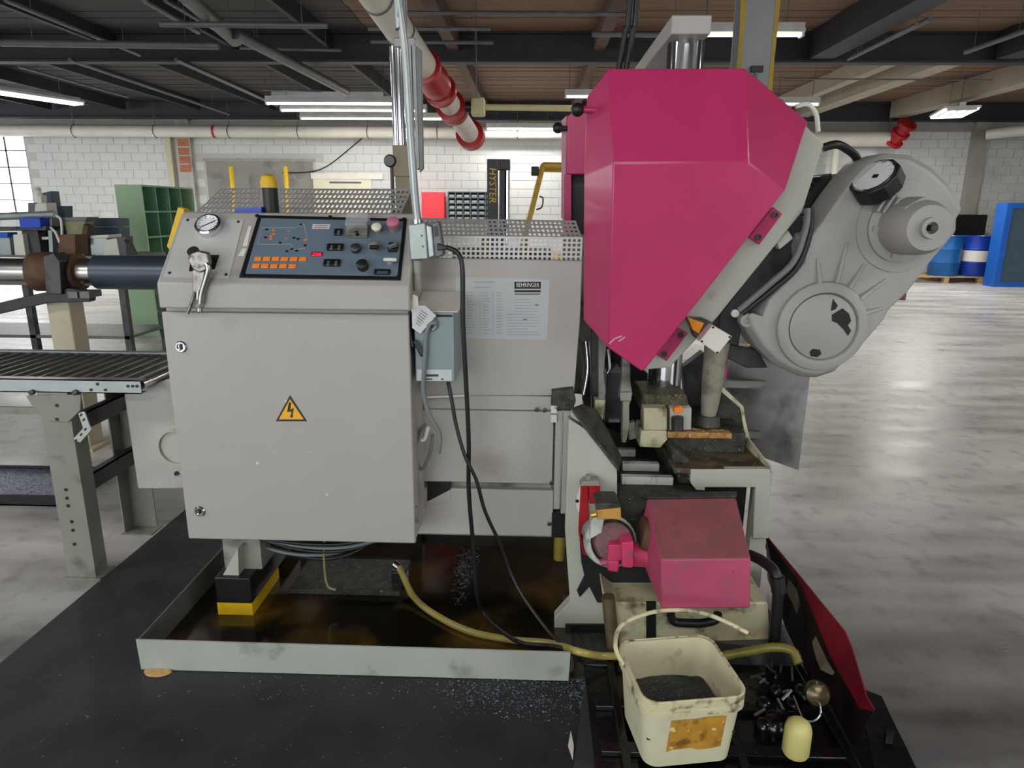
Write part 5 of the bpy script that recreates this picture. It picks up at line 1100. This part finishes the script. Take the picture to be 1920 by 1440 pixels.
# chips strewn about: piles of fine swarf
def swarf(name, cx, cy, rx, ry, z, n, label, m=CHIPS, s=.006, seed=1):
    rnd = random.Random(seed); mb = MB()
    for i in range(n):
        a = rnd.random()*6.283; r = math.sqrt(rnd.random())*(.4+.6*rnd.random()); x = cx+math.cos(a)*r*rx; y = cy+math.sin(a)*r*ry; k = s*(.4+rnd.random())
        th = rnd.random()*6.28; ux, uy = math.cos(th)*k, math.sin(th)*k
        zz_ = z+.001
        mb.add([(x-ux, y-uy, zz_), (x+uy*.5, y-ux*.5, zz_+k*.2), (x+ux, y+uy, zz_+k*.5*rnd.random()), (x-uy*.4, y+ux*.4, zz_+k*.6)], [(0, 1, 2), (0, 2, 3), (0, 3, 1), (1, 3, 2)])
    o = mb.o(name, m, kind='stuff'); tag(o, label, 'metal chips'); return o
p = Zp(1000, 1300, .006); swarf('metal_chips', p.x, p.y, .45, .15, .006, 1900, 'fine bright metal chips scattered in front of the drip tray', CHIPSB, .0035, 2)
p = Zp(1120, 1290, .01); swarf('metal_chips', p.x, p.y, .11, .15, .006, 2600, 'heap of fine metal chips beside the cream bucket', CHIPSB, .004, 3)
p = Zp(620, 1290, .006); swarf('metal_chips', p.x, p.y, .6, .1, .006, 160, 'sparse metal chips along the front of the grey tray', CHIPSB, .003, 4)
p = Zp(870, 1080, .03); swarf('metal_chips', p.x, p.y+.05, .06, .3, .025, 900, 'grey chips settled in the oil below the straight cord', CHIPSB, .004, 5)
p = Zp(600, 1110, .03); swarf('metal_chips', p.x, p.y, .16, .06, .025, 400, 'dark chips settled in the oil under the cabinet', CHIPS, .004, 6)
p = Zp(295, 1263, .006); mb = MB(); mb.prism([V((p.x+math.cos(a)*.045*(1+.12*math.sin(3*a)), p.y+math.sin(a)*.02, .006)) for a in [i*6.283/16 for i in range(16)]], (0, 0, .008))
tag(mb.o('wood_chip', mat('chip_wood', (206, 164, 110), .8, var=.15, scale=60), bevel=.002), 'pale wooden chip wedged by the corner of the drip tray', 'wood chip')
# hoses
hs = thing('drain_hose', 'translucent yellow hose running from a valve across the drip tray', 'hose', Zp(900, 1190, .03))
pv = Zp(748, 1100, .03); hp = [pv+V((-.01, .02, .085)), pv+V((.01, 0, .07)), Zp(775, 1118, .05), Zp(815, 1152, .036), Zp(880, 1184, .036), Zp(960, 1200, .036), Zp(1030, 1206, .06), Yp(1085, 1222, TY0+.03), Zp(1130, 1230, .06), Zp(1180, 1228, .06)]
MB().tube(hp, .0125, 12, 6).o('hose', HOSEY, hs, smooth=50)
MB().obox(fr(pv+V((0, .03, .03)), (1, 0, 0), (0, 0, 1)), .06, .07, .06).o('valve', BLACK, hs, bevel=.006)
MB().cyl(pv+V((-.02, .02, .09)), pv+V((.0, .012, .08)), .016, n=12).o('hose_clip', STEEL, hs, smooth=40)
h2_ = thing('corrugated_hose', 'olive corrugated hose passing behind the cream bucket', 'hose', Zp(1420, 1225, .06))
pts = [Yp(1160, 1228, 1.93), Yp(1250, 1236, 1.92), Yp(1330, 1234, 1.92), Yp(1400, 1222, 1.92), Yp(1450, 1214, 1.92), Yp(1485, 1220, 1.90), Yp(1498, 1245, 1.87)]
rad = [.0135 if i % 2 else .0155 for i in range(6*8+1)]
MB().tube(pts, rad, 12, 8).o('hose', HOSEG, h2_, smooth=50)

# ================================================================== oily chip pan, bucket, float, splash wall
PANZ = .043
pan = thing('chip_pan', 'black oil covered chip pan and cross bars under the bucket', 'chip pan', Zp(1350, 1420, 0))
a0, a1 = Zp(1075, 1440, .0), Zp(1690, 1440, 0)
xa, xb = Zp(1130, 1425, PANZ).x-.02, Zp(1655, 1400, 0.05).x
MB().box(xa, xb, 1.12, 2.02, .007, .02).o('pan_floor', OILPAN, pan)
for x in (Zp(1175, 1425, PANZ).x, Zp(1395, 1425, PANZ).x, xb-.1): MB().box(x-.012, x+.012, 1.15, 2.0, .02, PANZ).o('pan_rail', OILPAN, pan, bevel=.003)
for y in (1.25, 1.45, 1.62, 1.8): MB().box(xa+.02, xb-.1, y-.02, y+.02, .02, PANZ-.004).o('cross_bar', OILPAN, pan, bevel=.003)
qq = Zp(1095, 1330, .012)
MB().prism([Zp(1075, 1440, .012), Zp(1095, 1290, .012), Zp(1160, 1270, .012), Zp(1180, 1440, .012)], (0, 0, .003)).o('pan_sheet', mat('dark_sheet', (52, 54, 58), .5, var=.1, scale=6), pan)
MB().prism([Zp(1065, 1400, .012), Zp(1070, 1372, .012), Zp(1076, 1400, .012), Zp(1074, 1426, .012)], (0, 0, .004)).o('bright_scrap', OFFW, pan)
rnd = random.Random(11)
for k in range(14):
    c_ = Zp(1420+rnd.random()*110, 1250+rnd.random()*90, PANZ); M = fr(c_+V((0, 0, .006)), (rnd.random()-.5, rnd.random()-.5, .2), (0, 0, 1)); MB().obox(M, .02+.03*rnd.random(), .006, .006).o('scrap', GRIME if k % 3 else SLAT, pan)
# lumpy oily clutter right of the bucket
for k in range(9):
    c_ = Zp(1420+rnd.random()*120, 1290+rnd.random()*70, PANZ); r = .02+.02*rnd.random(); MB().lathe(Matrix.Translation(c_), [(r, -.03), (r*1.05, 0), (r*.7, r*.6), (.002, r*.8)], 9).o('lump', OILPAN, pan, smooth=60)
# bucket
bf = Yp(1215, 1300, 1.55)
def rrect(cx, cy, hx, hy, r, z, skew=0.0, rot=0.0, n=5):
    out = []
    for sx, sy, a0_ in ((1, 1, 0), (-1, 1, 90), (-1, -1, 180), (1, -1, 270)):
        for i in range(n+1):
            a = math.radians(a0_+90*i/n); x = sx*(hx-r)+r*math.cos(a); y = sy*(hy-r)+r*math.sin(a)
            out.append(V((cx+x*math.cos(rot)-y*math.sin(rot), cy+x*math.sin(rot)+y*math.cos(rot), z)))
    return out
zr = .265; rf = Zp(1210, 1302, zr); rf2 = Zp(1396, 1293, zr); rbL = Zp(1170, 1207, zr); rbR = Zp(1322, 1192, zr)
_q = [Zp(x, y, zr) for x, y in ((1205, 1316), (1399, 1296), (1335, 1192), (1160, 1206))]
bcx, bcy = sum(p.x for p in _q)/4, sum(p.y for p in _q)/4
rot = math.radians(9); hx, hy = .146, .137
bk_ = thing('bucket', 'dirty cream square plastic bucket with a stained orange label and metal chips inside', 'bucket', (bcx, bcy, PANZ))
def rings(mb, spec, cap0=False, cap1=False):
    rs = [rrect(bcx, bcy, hx*s_, hy*s_, .045*s_, z, 0, rot) for s_, z in spec]; n = len(rs[0]); b0_ = len(mb.v)
    mb.add([p for r in rs for p in r], [[k*n+i, k*n+(i+1) % n, (k+1)*n+(i+1) % n, (k+1)*n+i] for k in range(len(rs)-1) for i in range(n)]+([list(range(n))] if cap0 else [])+([list(range((len(rs)-1)*n, len(rs)*n))] if cap1 else [])); return mb
zb0 = PANZ+.001; hb = zr-zb0
rings(MB(), [(.84, zb0), (.94, zb0+hb*.80), (.955, zr-.004), (.945, zr-.004), (.93, zb0+hb*.8), (.83, zb0+.006)], True, True).o('shell', BUCKET, bk_, smooth=50)
rings(MB(), [(.945, zr-.05), (1.0, zr-.048), (1.0, zr-.034), (.97, zr-.032), (.97, zr-.024), (1.0, zr-.022), (1.0, zr-.002), (.985, zr), (.945, zr-.002)]).o('rim', BUCKETR, bk_, smooth=40)
M = Matrix.Translation((bcx, bcy, 0)) @ Matrix.Rotation(rot, 4, 'Z')
# handle standing up
fh = [Yp(1168, 1246, bcy), Yp(1154, 1212, bcy+.02), Yp(1164, 1174, bcy+.08), Yp(1208, 1152, bcy+.12), Yp(1255, 1144, bcy+.14), Yp(1310, 1148, bcy+.14), Yp(1355, 1163, bcy+.12), Yp(1402, 1187, bcy+.10)]
MB().tube(fh, .0065, 8, 6).o('handle', BUCKETR, bk_, smooth=50)
# label on the front: stained, ragged
d0 = M.to_3x3() @ V((0, -1, 0)); sl = ((.94-.80)*hy)/(hb*.8)
def fl_(u, v): return M @ V((u*hx*.9, -hy*(.84+.10*((v*hb)/(hb*.8)))-.0012, zb0+v*hb))
rl = random.Random(4); top_ = [fl_(-.50+1.16*i/9, .70+.02*rl.random()) for i in range(10)]; bot = [fl_(.62-1.16*i/9, .22+.05*rl.random()) for i in range(10)]
MB().prism(top_+bot, -d0*-.001).o('label', LABELO, bk_)
# chips in the bucket
cb = MB(); nn_ = 14; rl = random.Random(8); gr = []
for j in range(nn_+1):
    for i in range(nn_+1):
        u, v_ = i/nn_*2-1, j/nn_*2-1; gr.append(M @ V((u*hx*.845, v_*hy*.845, zb0+hb*(.40+.18*math.exp(-((u+.1)**2+(v_-.3)**2)*2.2))+.004*rl.random())))
cb.add(gr, [[j*(nn_+1)+i, j*(nn_+1)+i+1, (j+1)*(nn_+1)+i+1, (j+1)*(nn_+1)+i] for j in range(nn_) for i in range(nn_)])
ch_ = cb.o('chip_fill', CHIPS, None, smooth=60, kind='stuff'); tag(ch_, 'dark metal chips lying inside the cream bucket', 'metal chips')
# yellow float on a wire
pf = Zp(1500, 1432, PANZ)
ft_ = thing('float', 'pale yellow plastic float hanging on a twisted wire loop', 'float', pf)
rf_ = .036; zfb = PANZ+.002; zft = Yp(1500, 1367, pf.y).z
MB().lathe(Matrix.Translation((pf.x, pf.y+rf_, zfb)), [(rf_*.9, 0), (rf_, .008), (rf_, (zft-zfb)*.72), (rf_*.86, (zft-zfb)*.88), (rf_*.5, (zft-zfb)*.98), (.006, (zft-zfb))], 24).o('body', FLOATY, ft_, smooth=50)
wy = pf.y+rf_
MB().tube([V((pf.x, wy, zft-.005)), Yp(1507, 1352, wy), Yp(1525, 1352, wy), Yp(1538, 1340, wy), Yp(1536, 1318, wy+.02), Yp(1520, 1312, wy+.06)], .0025, 6, 6).o('wire', SLAT, ft_, smooth=50)
MB().tube([Yp(1507, 1352, wy), Yp(1496, 1325, wy+.05), Yp(1488, 1304, wy+.09)], .002, 6, 4).o('wire', SLAT, ft_, smooth=50)
MB().cyl(Yp(1466, 1312, wy+.08), Yp(1484, 1294, wy+.1), .004, n=8).o('pin', SLAT, ft_)
MB().lathe(axis_frame(Yp(1532, 1300, wy+.08), (-.3, -1, .4)), [(.03, -.03), (.036, 0), (.03, .02), (.01, .028)], 18).o('ring', mat('oily_brass', (96, 84, 58), .25, .6, var=.3, scale=20), ft_, smooth=50)
# black elbow pipe right of the chip cover
ep = thing('drain_pipe', 'black elbow drain pipe beside the chip cover', 'pipe', Zp(1452, 1215, .02))
MB().tube([Yp(1405, 1040, 2.1), Yp(1430, 1052, 2.05), Yp(1452, 1072, 2.0), Yp(1459, 1100, 1.98), Yp(1456, 1150, 1.98), Yp(1450, 1215, 1.98)], .018, 14, 5).o('pipe_run', RUBBER, ep, smooth=50)
MB().cyl(Yp(1457, 1080, 1.985), Yp(1460, 1110, 1.98), .023, n=14).o('elbow_socket', RUBBER, ep, smooth=40)
# splash wall: leaning sheet, black inside with red outside edge
sw_ = thing('splash_wall', 'leaning black and red sheet steel splash wall on the right of the chip pan', 'splash guard', Zp(1560, 1330, 0))
b0_, b1_ = Zp(1650, 1440, .02), Zp(1462, 1130, .02)
t0_ = V((b0_.x+.05, b0_.y, .10)); 
topp = [Yp(1437, 1004, 2.38), Yp(1500, 1080, 2.12), Yp(1585, 1184, 1.86), Yp(1596, 1210, 1.82), Yp(1626, 1308, 1.62), Yp(1640, 1330, 1.58)]
botp = [Zp(1440, 1085, .03), Zp(1475, 1180, .03), Zp(1525, 1285, .03), Zp(1545, 1300, .03), Zp(1585, 1372, .03), Zp(1600, 1400, .03)]
def strip(nm, A_, B_, m, th=.004):
    n = len(A_); mb = MB().add(list(A_)+list(B_), [[i, i+1, n+i+1, n+i] for i in range(n-1)]); return mb.o(nm, m, sw_, solid=th)
SPL = mat('splash_black', (26, 16, 18), .4, var=.3, scale=6, dirt=((60, 24, 30), .3, 4))
midp = [b_.lerp(t_, f) for t_, b_, f in zip(topp, botp, (.98, .92, .56, .52, .70, .95))]
strip('sheet', midp, botp, SPL); strip('red_edge', topp, midp, mat('splash_red', (112, 9, 31), .45, var=.12, scale=6))
strip('mud_streak', [p.lerp(q, .18)+V((-.004, 0, .004)) for p, q in zip(midp[0:4], botp[0:4])], [p.lerp(q, f)+V((-.004, 0, .004)) for p, q, f in zip(midp[0:4], botp[0:4], (.28, .45, .5, .3))], mat('dried_mud', (120, 108, 92), .8, var=.2, scale=20), .003)
e0, e1 = Zp(1560, 1320, .0), Zp(1672, 1440, .0)
MB().prism([Zp(1600, 1310, .01), Zp(1650, 1330, .01), Zp(1720, 1480, .01), Zp(1640, 1490, .01)], (0, 0, .05)).o('foot_channel', OILPAN, sw_, bevel=.004)
MB().prism([Zp(1655, 1440, .01), Zp(1670, 1440, .01), Yp(1676, 1372, Zp(1670, 1440, .01).y+.05), Yp(1662, 1374, Zp(1670, 1440, .01).y+.05)], (0, .01, 0)).o('end_plate', OILPAN, sw_)

# ================================================================== roller conveyor on the left
cxr = Yp(262, 712, 2.5).x; CZ = Yp(150, 712, 2.5).z; cfar = Zp(200, 659, CZ).y; czb = Yp(150, 737, 2.5).z
rcn = thing('roller_conveyor', 'galvanised roller conveyor on grey legs beside the electrical cabinet', 'conveyor', (cxr-.6, 2.75, 0))
X0c = -3.0
mb = MB().box(X0c, cxr, 2.5, 2.504, czb, CZ); mb.box(X0c, cxr, 2.5, 2.54, CZ-.004, CZ); mb.box(X0c, cxr, 2.5, 2.535, czb, czb+.004); mb.o('side_rail', GALV, rcn)
mb = MB().box(X0c, cxr, cfar, cfar+.004, czb, CZ+.004); mb.box(X0c, cxr, cfar-.035, cfar, CZ, CZ+.004); mb.o('side_rail', GALV, rcn)
rme = None; nr = 27
for i in range(nr):
    x = cxr-.075-i*.058
    if rme is None: rme = MB().cyl((0, 2.545, CZ-.024), (0, cfar-.04, CZ-.024), .024, n=14).mesh('roller', mat('roller_steel', (120, 120, 118), .4, .6, var=.2, scale=10), 40)
    ob = bpy.data.objects.new('roller', rme); COL.objects.link(ob); ob.location = (x, 0, 0); attach(ob, rcn)
MB().cyl((cxr-.012, 2.52, CZ-.022), (cxr-.012, cfar-.03, CZ-.022), .018, n=14).o('end_roller', CHROME, rcn, smooth=40)
for px, py in ((183, 720), (171, 731), (198, 731), (240, 724), (249, 724), (257, 724)): MB().lathe(axis_frame(Yp(px, py, 2.5), (0, -1, 0)), [(.006, 0), (.006, .003)], 10).o('bolt', BLACK, rcn)
for px in (62, 143): MB().lathe(axis_frame(Yp(px, 735, 2.5), (0, -1, 0)), [(.011, 0), (.011, .012), (.006, .014)], 8).o('bolt', DSTEEL, rcn)
def xat(px, py, Y): return Yp(px, py, Y).x
LEG = mat('leg_grey', (132, 132, 122), .55, var=.08, scale=6, dirt=((84, 82, 74), .25, 9))
lx0_, lx1_ = Yp(130, 1090, 2.5).x, Yp(183, 1098, 2.5).x
MB().box(lx0_, lx1_, 2.5, 2.506, 0, czb).box(lx1_-.006, lx1_, 2.506, 2.58, 0, czb).o('leg', LEG, rcn)
MB().box(lx0_+.0, lx1_+.0, cfar-.006-.05, cfar-.05, 0, czb).box(lx0_, lx0_+.006, cfar-.13, cfar-.05, 0, czb).o('leg', LEG, rcn)
MB().box(lx0_-.01, lx1_+.02, 2.49, 2.6, 0, .006).o('foot', LEG, rcn); MB().box(lx0_-.01, lx1_+.02, cfar-.14, cfar-.04, 0, .006).o('foot', LEG, rcn)
for k, (ya, yb2) in enumerate((((2.58), (cfar-.05)),)):
    for z in (.62, .36): MB().box(lx1_-.02, lx1_-.014, ya, yb2, z, z+.07).box(lx1_-.05, lx1_-.014, ya, yb2, z+.064, z+.07).o('cross_brace', DSTEEL, rcn)
MB().prism(YS([(48, 742), (152, 740), (150, 770), (128, 792), (92, 790), (84, 776), (62, 764)], 2.494), (0, .006, 0)).o('gusset', LEG, rcn, bevel=.002)
MB().box(X0c, lx0_+.02, 2.52, 2.53, Yp(60, 777, 2.52).z, Yp(60, 764, 2.52).z).o('stretcher', LEG, rcn)
for px, py in ((107, 760), (107, 786), (124, 918), (126, 934), (128, 948), (135, 978), (137, 994), (140, 1020)): MB().lathe(axis_frame(Yp(px, py, 2.494 if py < 800 else 2.5), (0, -1, 0)), [(.007, 0), (.007, .003)], 10).o('bolt_hole', BLACK, rcn)
# padlocked hasp strip
MB().prism(YS([(146, 775), (158, 772), (167, 797), (172, 806), (150, 831), (137, 823), (155, 803)], 2.47), (0, .008, 0)).o('latch_strap', SLAT, rcn, bevel=.002)
for (x, y) in ((142, 826), (152, 815), (160, 805), (157, 787), (152, 778)): MB().obox(fr(Yp(x, y, 2.469), (.7, 0, .7), (-.7, 0, .7)), .012, .006, .003).o('strap_slot', BLACK, rcn)
# white dividing line on the floor? pale kerb behind the conveyor: chip tub
ct = thing('chip_tub', 'low black tub of glittering metal chips on the floor under the conveyor', 'tub', Zp(40, 930, 0))
p0, p1 = Zp(112, 950, 0), Zp(112, 893, 0); xl_ = -3.2
MB().box(xl_, p0.x, p0.y, p0.y+.01, 0, .06).box(xl_, p0.x, p1.y, p1.y+.01, 0, .06).box(p0.x-.01, p0.x, p0.y, p1.y, 0, .06).box(xl_, xl_+.01, p0.y, p1.y, 0, .06).box(xl_, p0.x, p0.y, p1.y, 0, .008).o('tub_wall', BLACK, ct)
tag(MB().box(xl_+.015, p0.x-.015, p0.y+.015, p1.y-.005, .009, .045).o('chip_bed', CHIPSB, kind='stuff'), 'glittering chips filling the low black tub', 'metal chips')
p2, p3 = Zp(165, 925, 0), Zp(228, 885, 0)
MB().box(p2.x-.06, p3.x, p2.y-.05, p3.y, 0, .05).o('sheet_plate', SLATE, tp2 := thing('steel_sheet', 'blue grey steel sheet lying behind the conveyor leg', 'steel sheet', Zp(190, 905, 0)), bevel=.003)

# ================================================================== steel bar in a chuck stand behind the conveyor
SYd = 4.1
cz_ = Yp(150, 510, SYd).z; rt = (Yp(250, 479, SYd).z-Yp(250, 543, SYd).z)/2
bar_ = thing('stock_bar', 'long round steel bar ending in a dark blue black tube', 'steel bar', (Yp(60, 510, SYd).x, SYd, cz_))
MB().cyl((Yp(-300, 510, SYd).x, SYd, cz_), (Yp(190, 510, SYd).x, SYd, cz_), rt*.80, n=32).o('bar', STEEL, bar_, smooth=40)
MB().cyl((Yp(184, 510, SYd).x, SYd, cz_), (Yp(420, 510, SYd).x, SYd, cz_), rt, n=32).o('tube_end', mat('blued_tube', (62, 74, 88), .35, .3, var=.12, scale=3), bar_, smooth=40)
cs = thing('chuck_stand', 'rusty clamp ring on a beige pedestal holding the steel bar', 'stand', (Yp(180, 850, SYd).x, SYd, 0))
xr0, xr1 = Yp(66, 510, SYd).x, Yp(156, 510, SYd).x
MB().lathe(axis_frame(V((xr0, SYd, cz_)), (1, 0, 0)), [(rt*.82, 0), (rt*1.15, .01), (rt*1.15, (xr1-xr0)*.4), (rt*1.05, (xr1-xr0)*.45), (rt*1.05, xr1-xr0-.01), (rt*.82, xr1-xr0)], 28).o('clamp_ring', RUST, cs, smooth=40)
xm0, xm1 = Yp(86, 520, SYd-.12).x, Yp(108, 520, SYd-.12).x
MB().prism(YS([(82, 480), (100, 474), (112, 490), (116, 552), (86, 552), (82, 500)], SYd-.16), (0, .1, 0)).o('clamp_plate', DSTEEL, cs, bevel=.005)
MB().prism(YS([(-60, 582), (60, 553), (130, 540), (170, 548), (168, 566), (90, 568), (-60, 602)], SYd-.14), (0, .06, 0)).o('support_arm', BLACK, cs, bevel=.004)
for px in (130, 152): MB().box(Yp(px, 545, SYd-.15).x, Yp(px+18, 545, SYd-.15).x, SYd-.17, SYd-.05, Yp(px, 558, SYd-.15).z, Yp(px, 546, SYd-.15).z).o('box_section', GALVD, cs)
px0, px1 = Yp(104, 600, SYd).x, Yp(146, 600, SYd).x
MB().box(px0, px1, SYd-.06, SYd+.08, 0, Yp(120, 562, SYd).z).o('pedestal', BEIGE, cs, bevel=.008)
MB().box(px0-.05, px1+.05, SYd-.12, SYd+.14, 0, .02).o('base_plate', BEIGE, cs)
# fixture on top: olive bracket block
MB().prism(YS([(112, 440), (140, 440), (142, 478), (108, 478)], SYd+.02), (0, .12, 0)).o('clamp_head', RUST, cs, bevel=.004)
# machinery on a bench further back
NY = 6.5
bz0 = Yp(80, 478, NY).z
nb = thing('machine_bench', 'grey bench crowded with small machines near the window', 'workbench', (Yp(80, 478, NY).x, NY, 0))
bx0_, bx1_ = Yp(-160, 478, NY).x, Yp(238, 478, NY).x
MB().box(bx0_, bx1_, NY-.1, NY+.7, bz0-.05, bz0).o('bench_top', GALVD, nb)
for x in (bx0_+.06, (bx0_+bx1_)/2, bx1_-.1):
    for y in (NY-.05, NY+.6): MB().box(x, x+.06, y, y+.06, 0, bz0-.05).o('leg', DSTEEL, nb)
MB().box(bx0_+.05, bx1_-.05, NY-.05, NY+.65, .25, .28).o('lower_shelf', GALVD, nb)
def nb_thing(nm, label, cat, parts):
    t = thing(nm, label, cat, V((parts[0][1][0].x if isinstance(parts[0][1], list) else 0, NY, bz0)))
    for pn, pts, th, m in parts: MB().prism(pts, (0, th, 0)).o(pn, m, t, bevel=.004)
    return t
nb_thing('olive_vice', 'olive brown bench vice flaring at the top', 'vice', [('body', YS([(119, 412), (160, 412), (152, 450), (158, 479), (122, 479), (128, 450)], NY+.05), .15, mat('olive_paint', (150, 148, 112), .5, var=.15, scale=10)), ('jaw', YS([(114, 407), (164, 407), (160, 415), (120, 415)], NY+.04), .18, GALVD), ('arm', YS([(156, 420), (165, 424), (160, 460), (150, 458)], NY+.03), .1, RUST)])
nb_thing('paint_pail', 'pale grey pail standing between the vice and the green rack', 'pail', [('body', YS([(168, 446), (200, 446), (197, 479), (171, 479)], NY+.1), .2, GALV), ('rim', YS([(165, 442), (203, 440), (203, 446), (165, 447)], NY+.09), .22, OFFW)])
t = nb_thing('grinder_head', 'white machine head with a dark upright and black cable', 'machine', [('body', YS([(196, 450), (226, 446), (228, 479), (194, 479)], NY+.05), .18, OFFW), ('upright', YS([(218, 445), (236, 443), (238, 479), (224, 479)], NY), .12, DSTEEL)])
MB().tube(YS([(234, 452), (246, 456), (256, 478)], NY-.02), .012, 8, 5).o('cable', RUBBER, t, smooth=50)
nb_thing('dark_cabinet', 'two dark slate drawers stacked behind the vice', 'cabinet', [('drawer', YS([(158, 409), (221, 409), (222, 425), (160, 425)], NY+.45), .2, SLATE), ('drawer', YS([(160, 426), (222, 426), (224, 478), (160, 478)], NY+.45), .2, SLATE)])
nb_thing('frame_press', 'grey framed press with a white shelf and dark back', 'press', [('back', YS([(50, 420), (96, 420), (98, 479), (52, 479)], NY+.2), .05, SLATE), ('post', YS([(88, 405), (96, 405), (100, 479), (92, 479)], NY+.05), .1, GALV), ('post', YS([(44, 405), (52, 405), (56, 479), (48, 479)], NY+.05), .1, GALV), ('shelf', YS([(56, 445), (92, 444), (92, 449), (56, 450)], NY+.04), .14, OFFW)])
t = nb_thing('spray_unit', 'blue bodied unit under a long grey tube with white hoses', 'machine', [('blue_body', YS([(35, 409), (74, 408), (76, 427), (38, 428)], NY-.08), .18, BLUE), ('base', YS([(-60, 426), (86, 424), (86, 432), (-60, 434)], NY-.06), .2, DSTEEL)])
MB().cyl(Yp(-60, 408, NY), Yp(104, 402, NY), .035, n=16).o('tube', GALV, t, smooth=40)
for pts in ([(104, 404), (114, 412), (116, 440), (113, 456)], [(94, 426), (104, 436), (112, 455)]): MB().tube(YS(pts, NY), .012, 8, 5).o('hose', OFFW, t, smooth=50)
MB().box(Yp(40, 430, NY).x, Yp(70, 430, NY).x, NY+.0, NY+.1, bz0, Yp(50, 428, NY).z).o('stand', DSTEEL, t)
t = nb_thing('white_machine', 'white column machine with a round cap standing by the window', 'machine', [('column', YS([(66, 382), (86, 380), (90, 405), (64, 405)], NY+.3), .15, OFFW), ('side_case', YS([(52, 380), (68, 380), (68, 479), (52, 479)], NY+.32), .12, GALVD), ('stem', YS([(69, 366), (77, 366), (78, 384), (69, 384)], NY+.33), .08, OFFW)])
MB().lathe(Matrix.Translation(Yp(73, 366, NY+.36)), [(.03, -.02), (.035, .0), (.02, .04), (.03, .055), (.01, .075)], 14).o('cap', OFFW, t, smooth=40)
MB().box(Yp(70, 405, NY+.33).x, Yp(86, 405, NY+.33).x, NY+.32, NY+.42, bz0, Yp(78, 405, NY+.3).z).o('lower_column', GALV, t)
nb_thing('slate_case', 'slate grey angular case leaning by the window wall', 'case', [('case', YS([(78, 362), (96, 358), (100, 386), (122, 386), (124, 479), (80, 479)], NY+.55), .12, SLATE)])
nb_thing('white_tool', 'pale upright machine frame with a crossed brace by the bench edge', 'machine', [('body', YS([(-20, 438), (16, 438), (22, 479), (-20, 479)], NY-.05), .12, GALV), ('head', YS([(24, 440), (42, 438), (48, 479), (28, 479)], NY-.06), .12, OFFW), ('blue_top', YS([(-10, 436), (14, 436), (14, 446), (-10, 446)], NY-.07), .13, PANELB)])
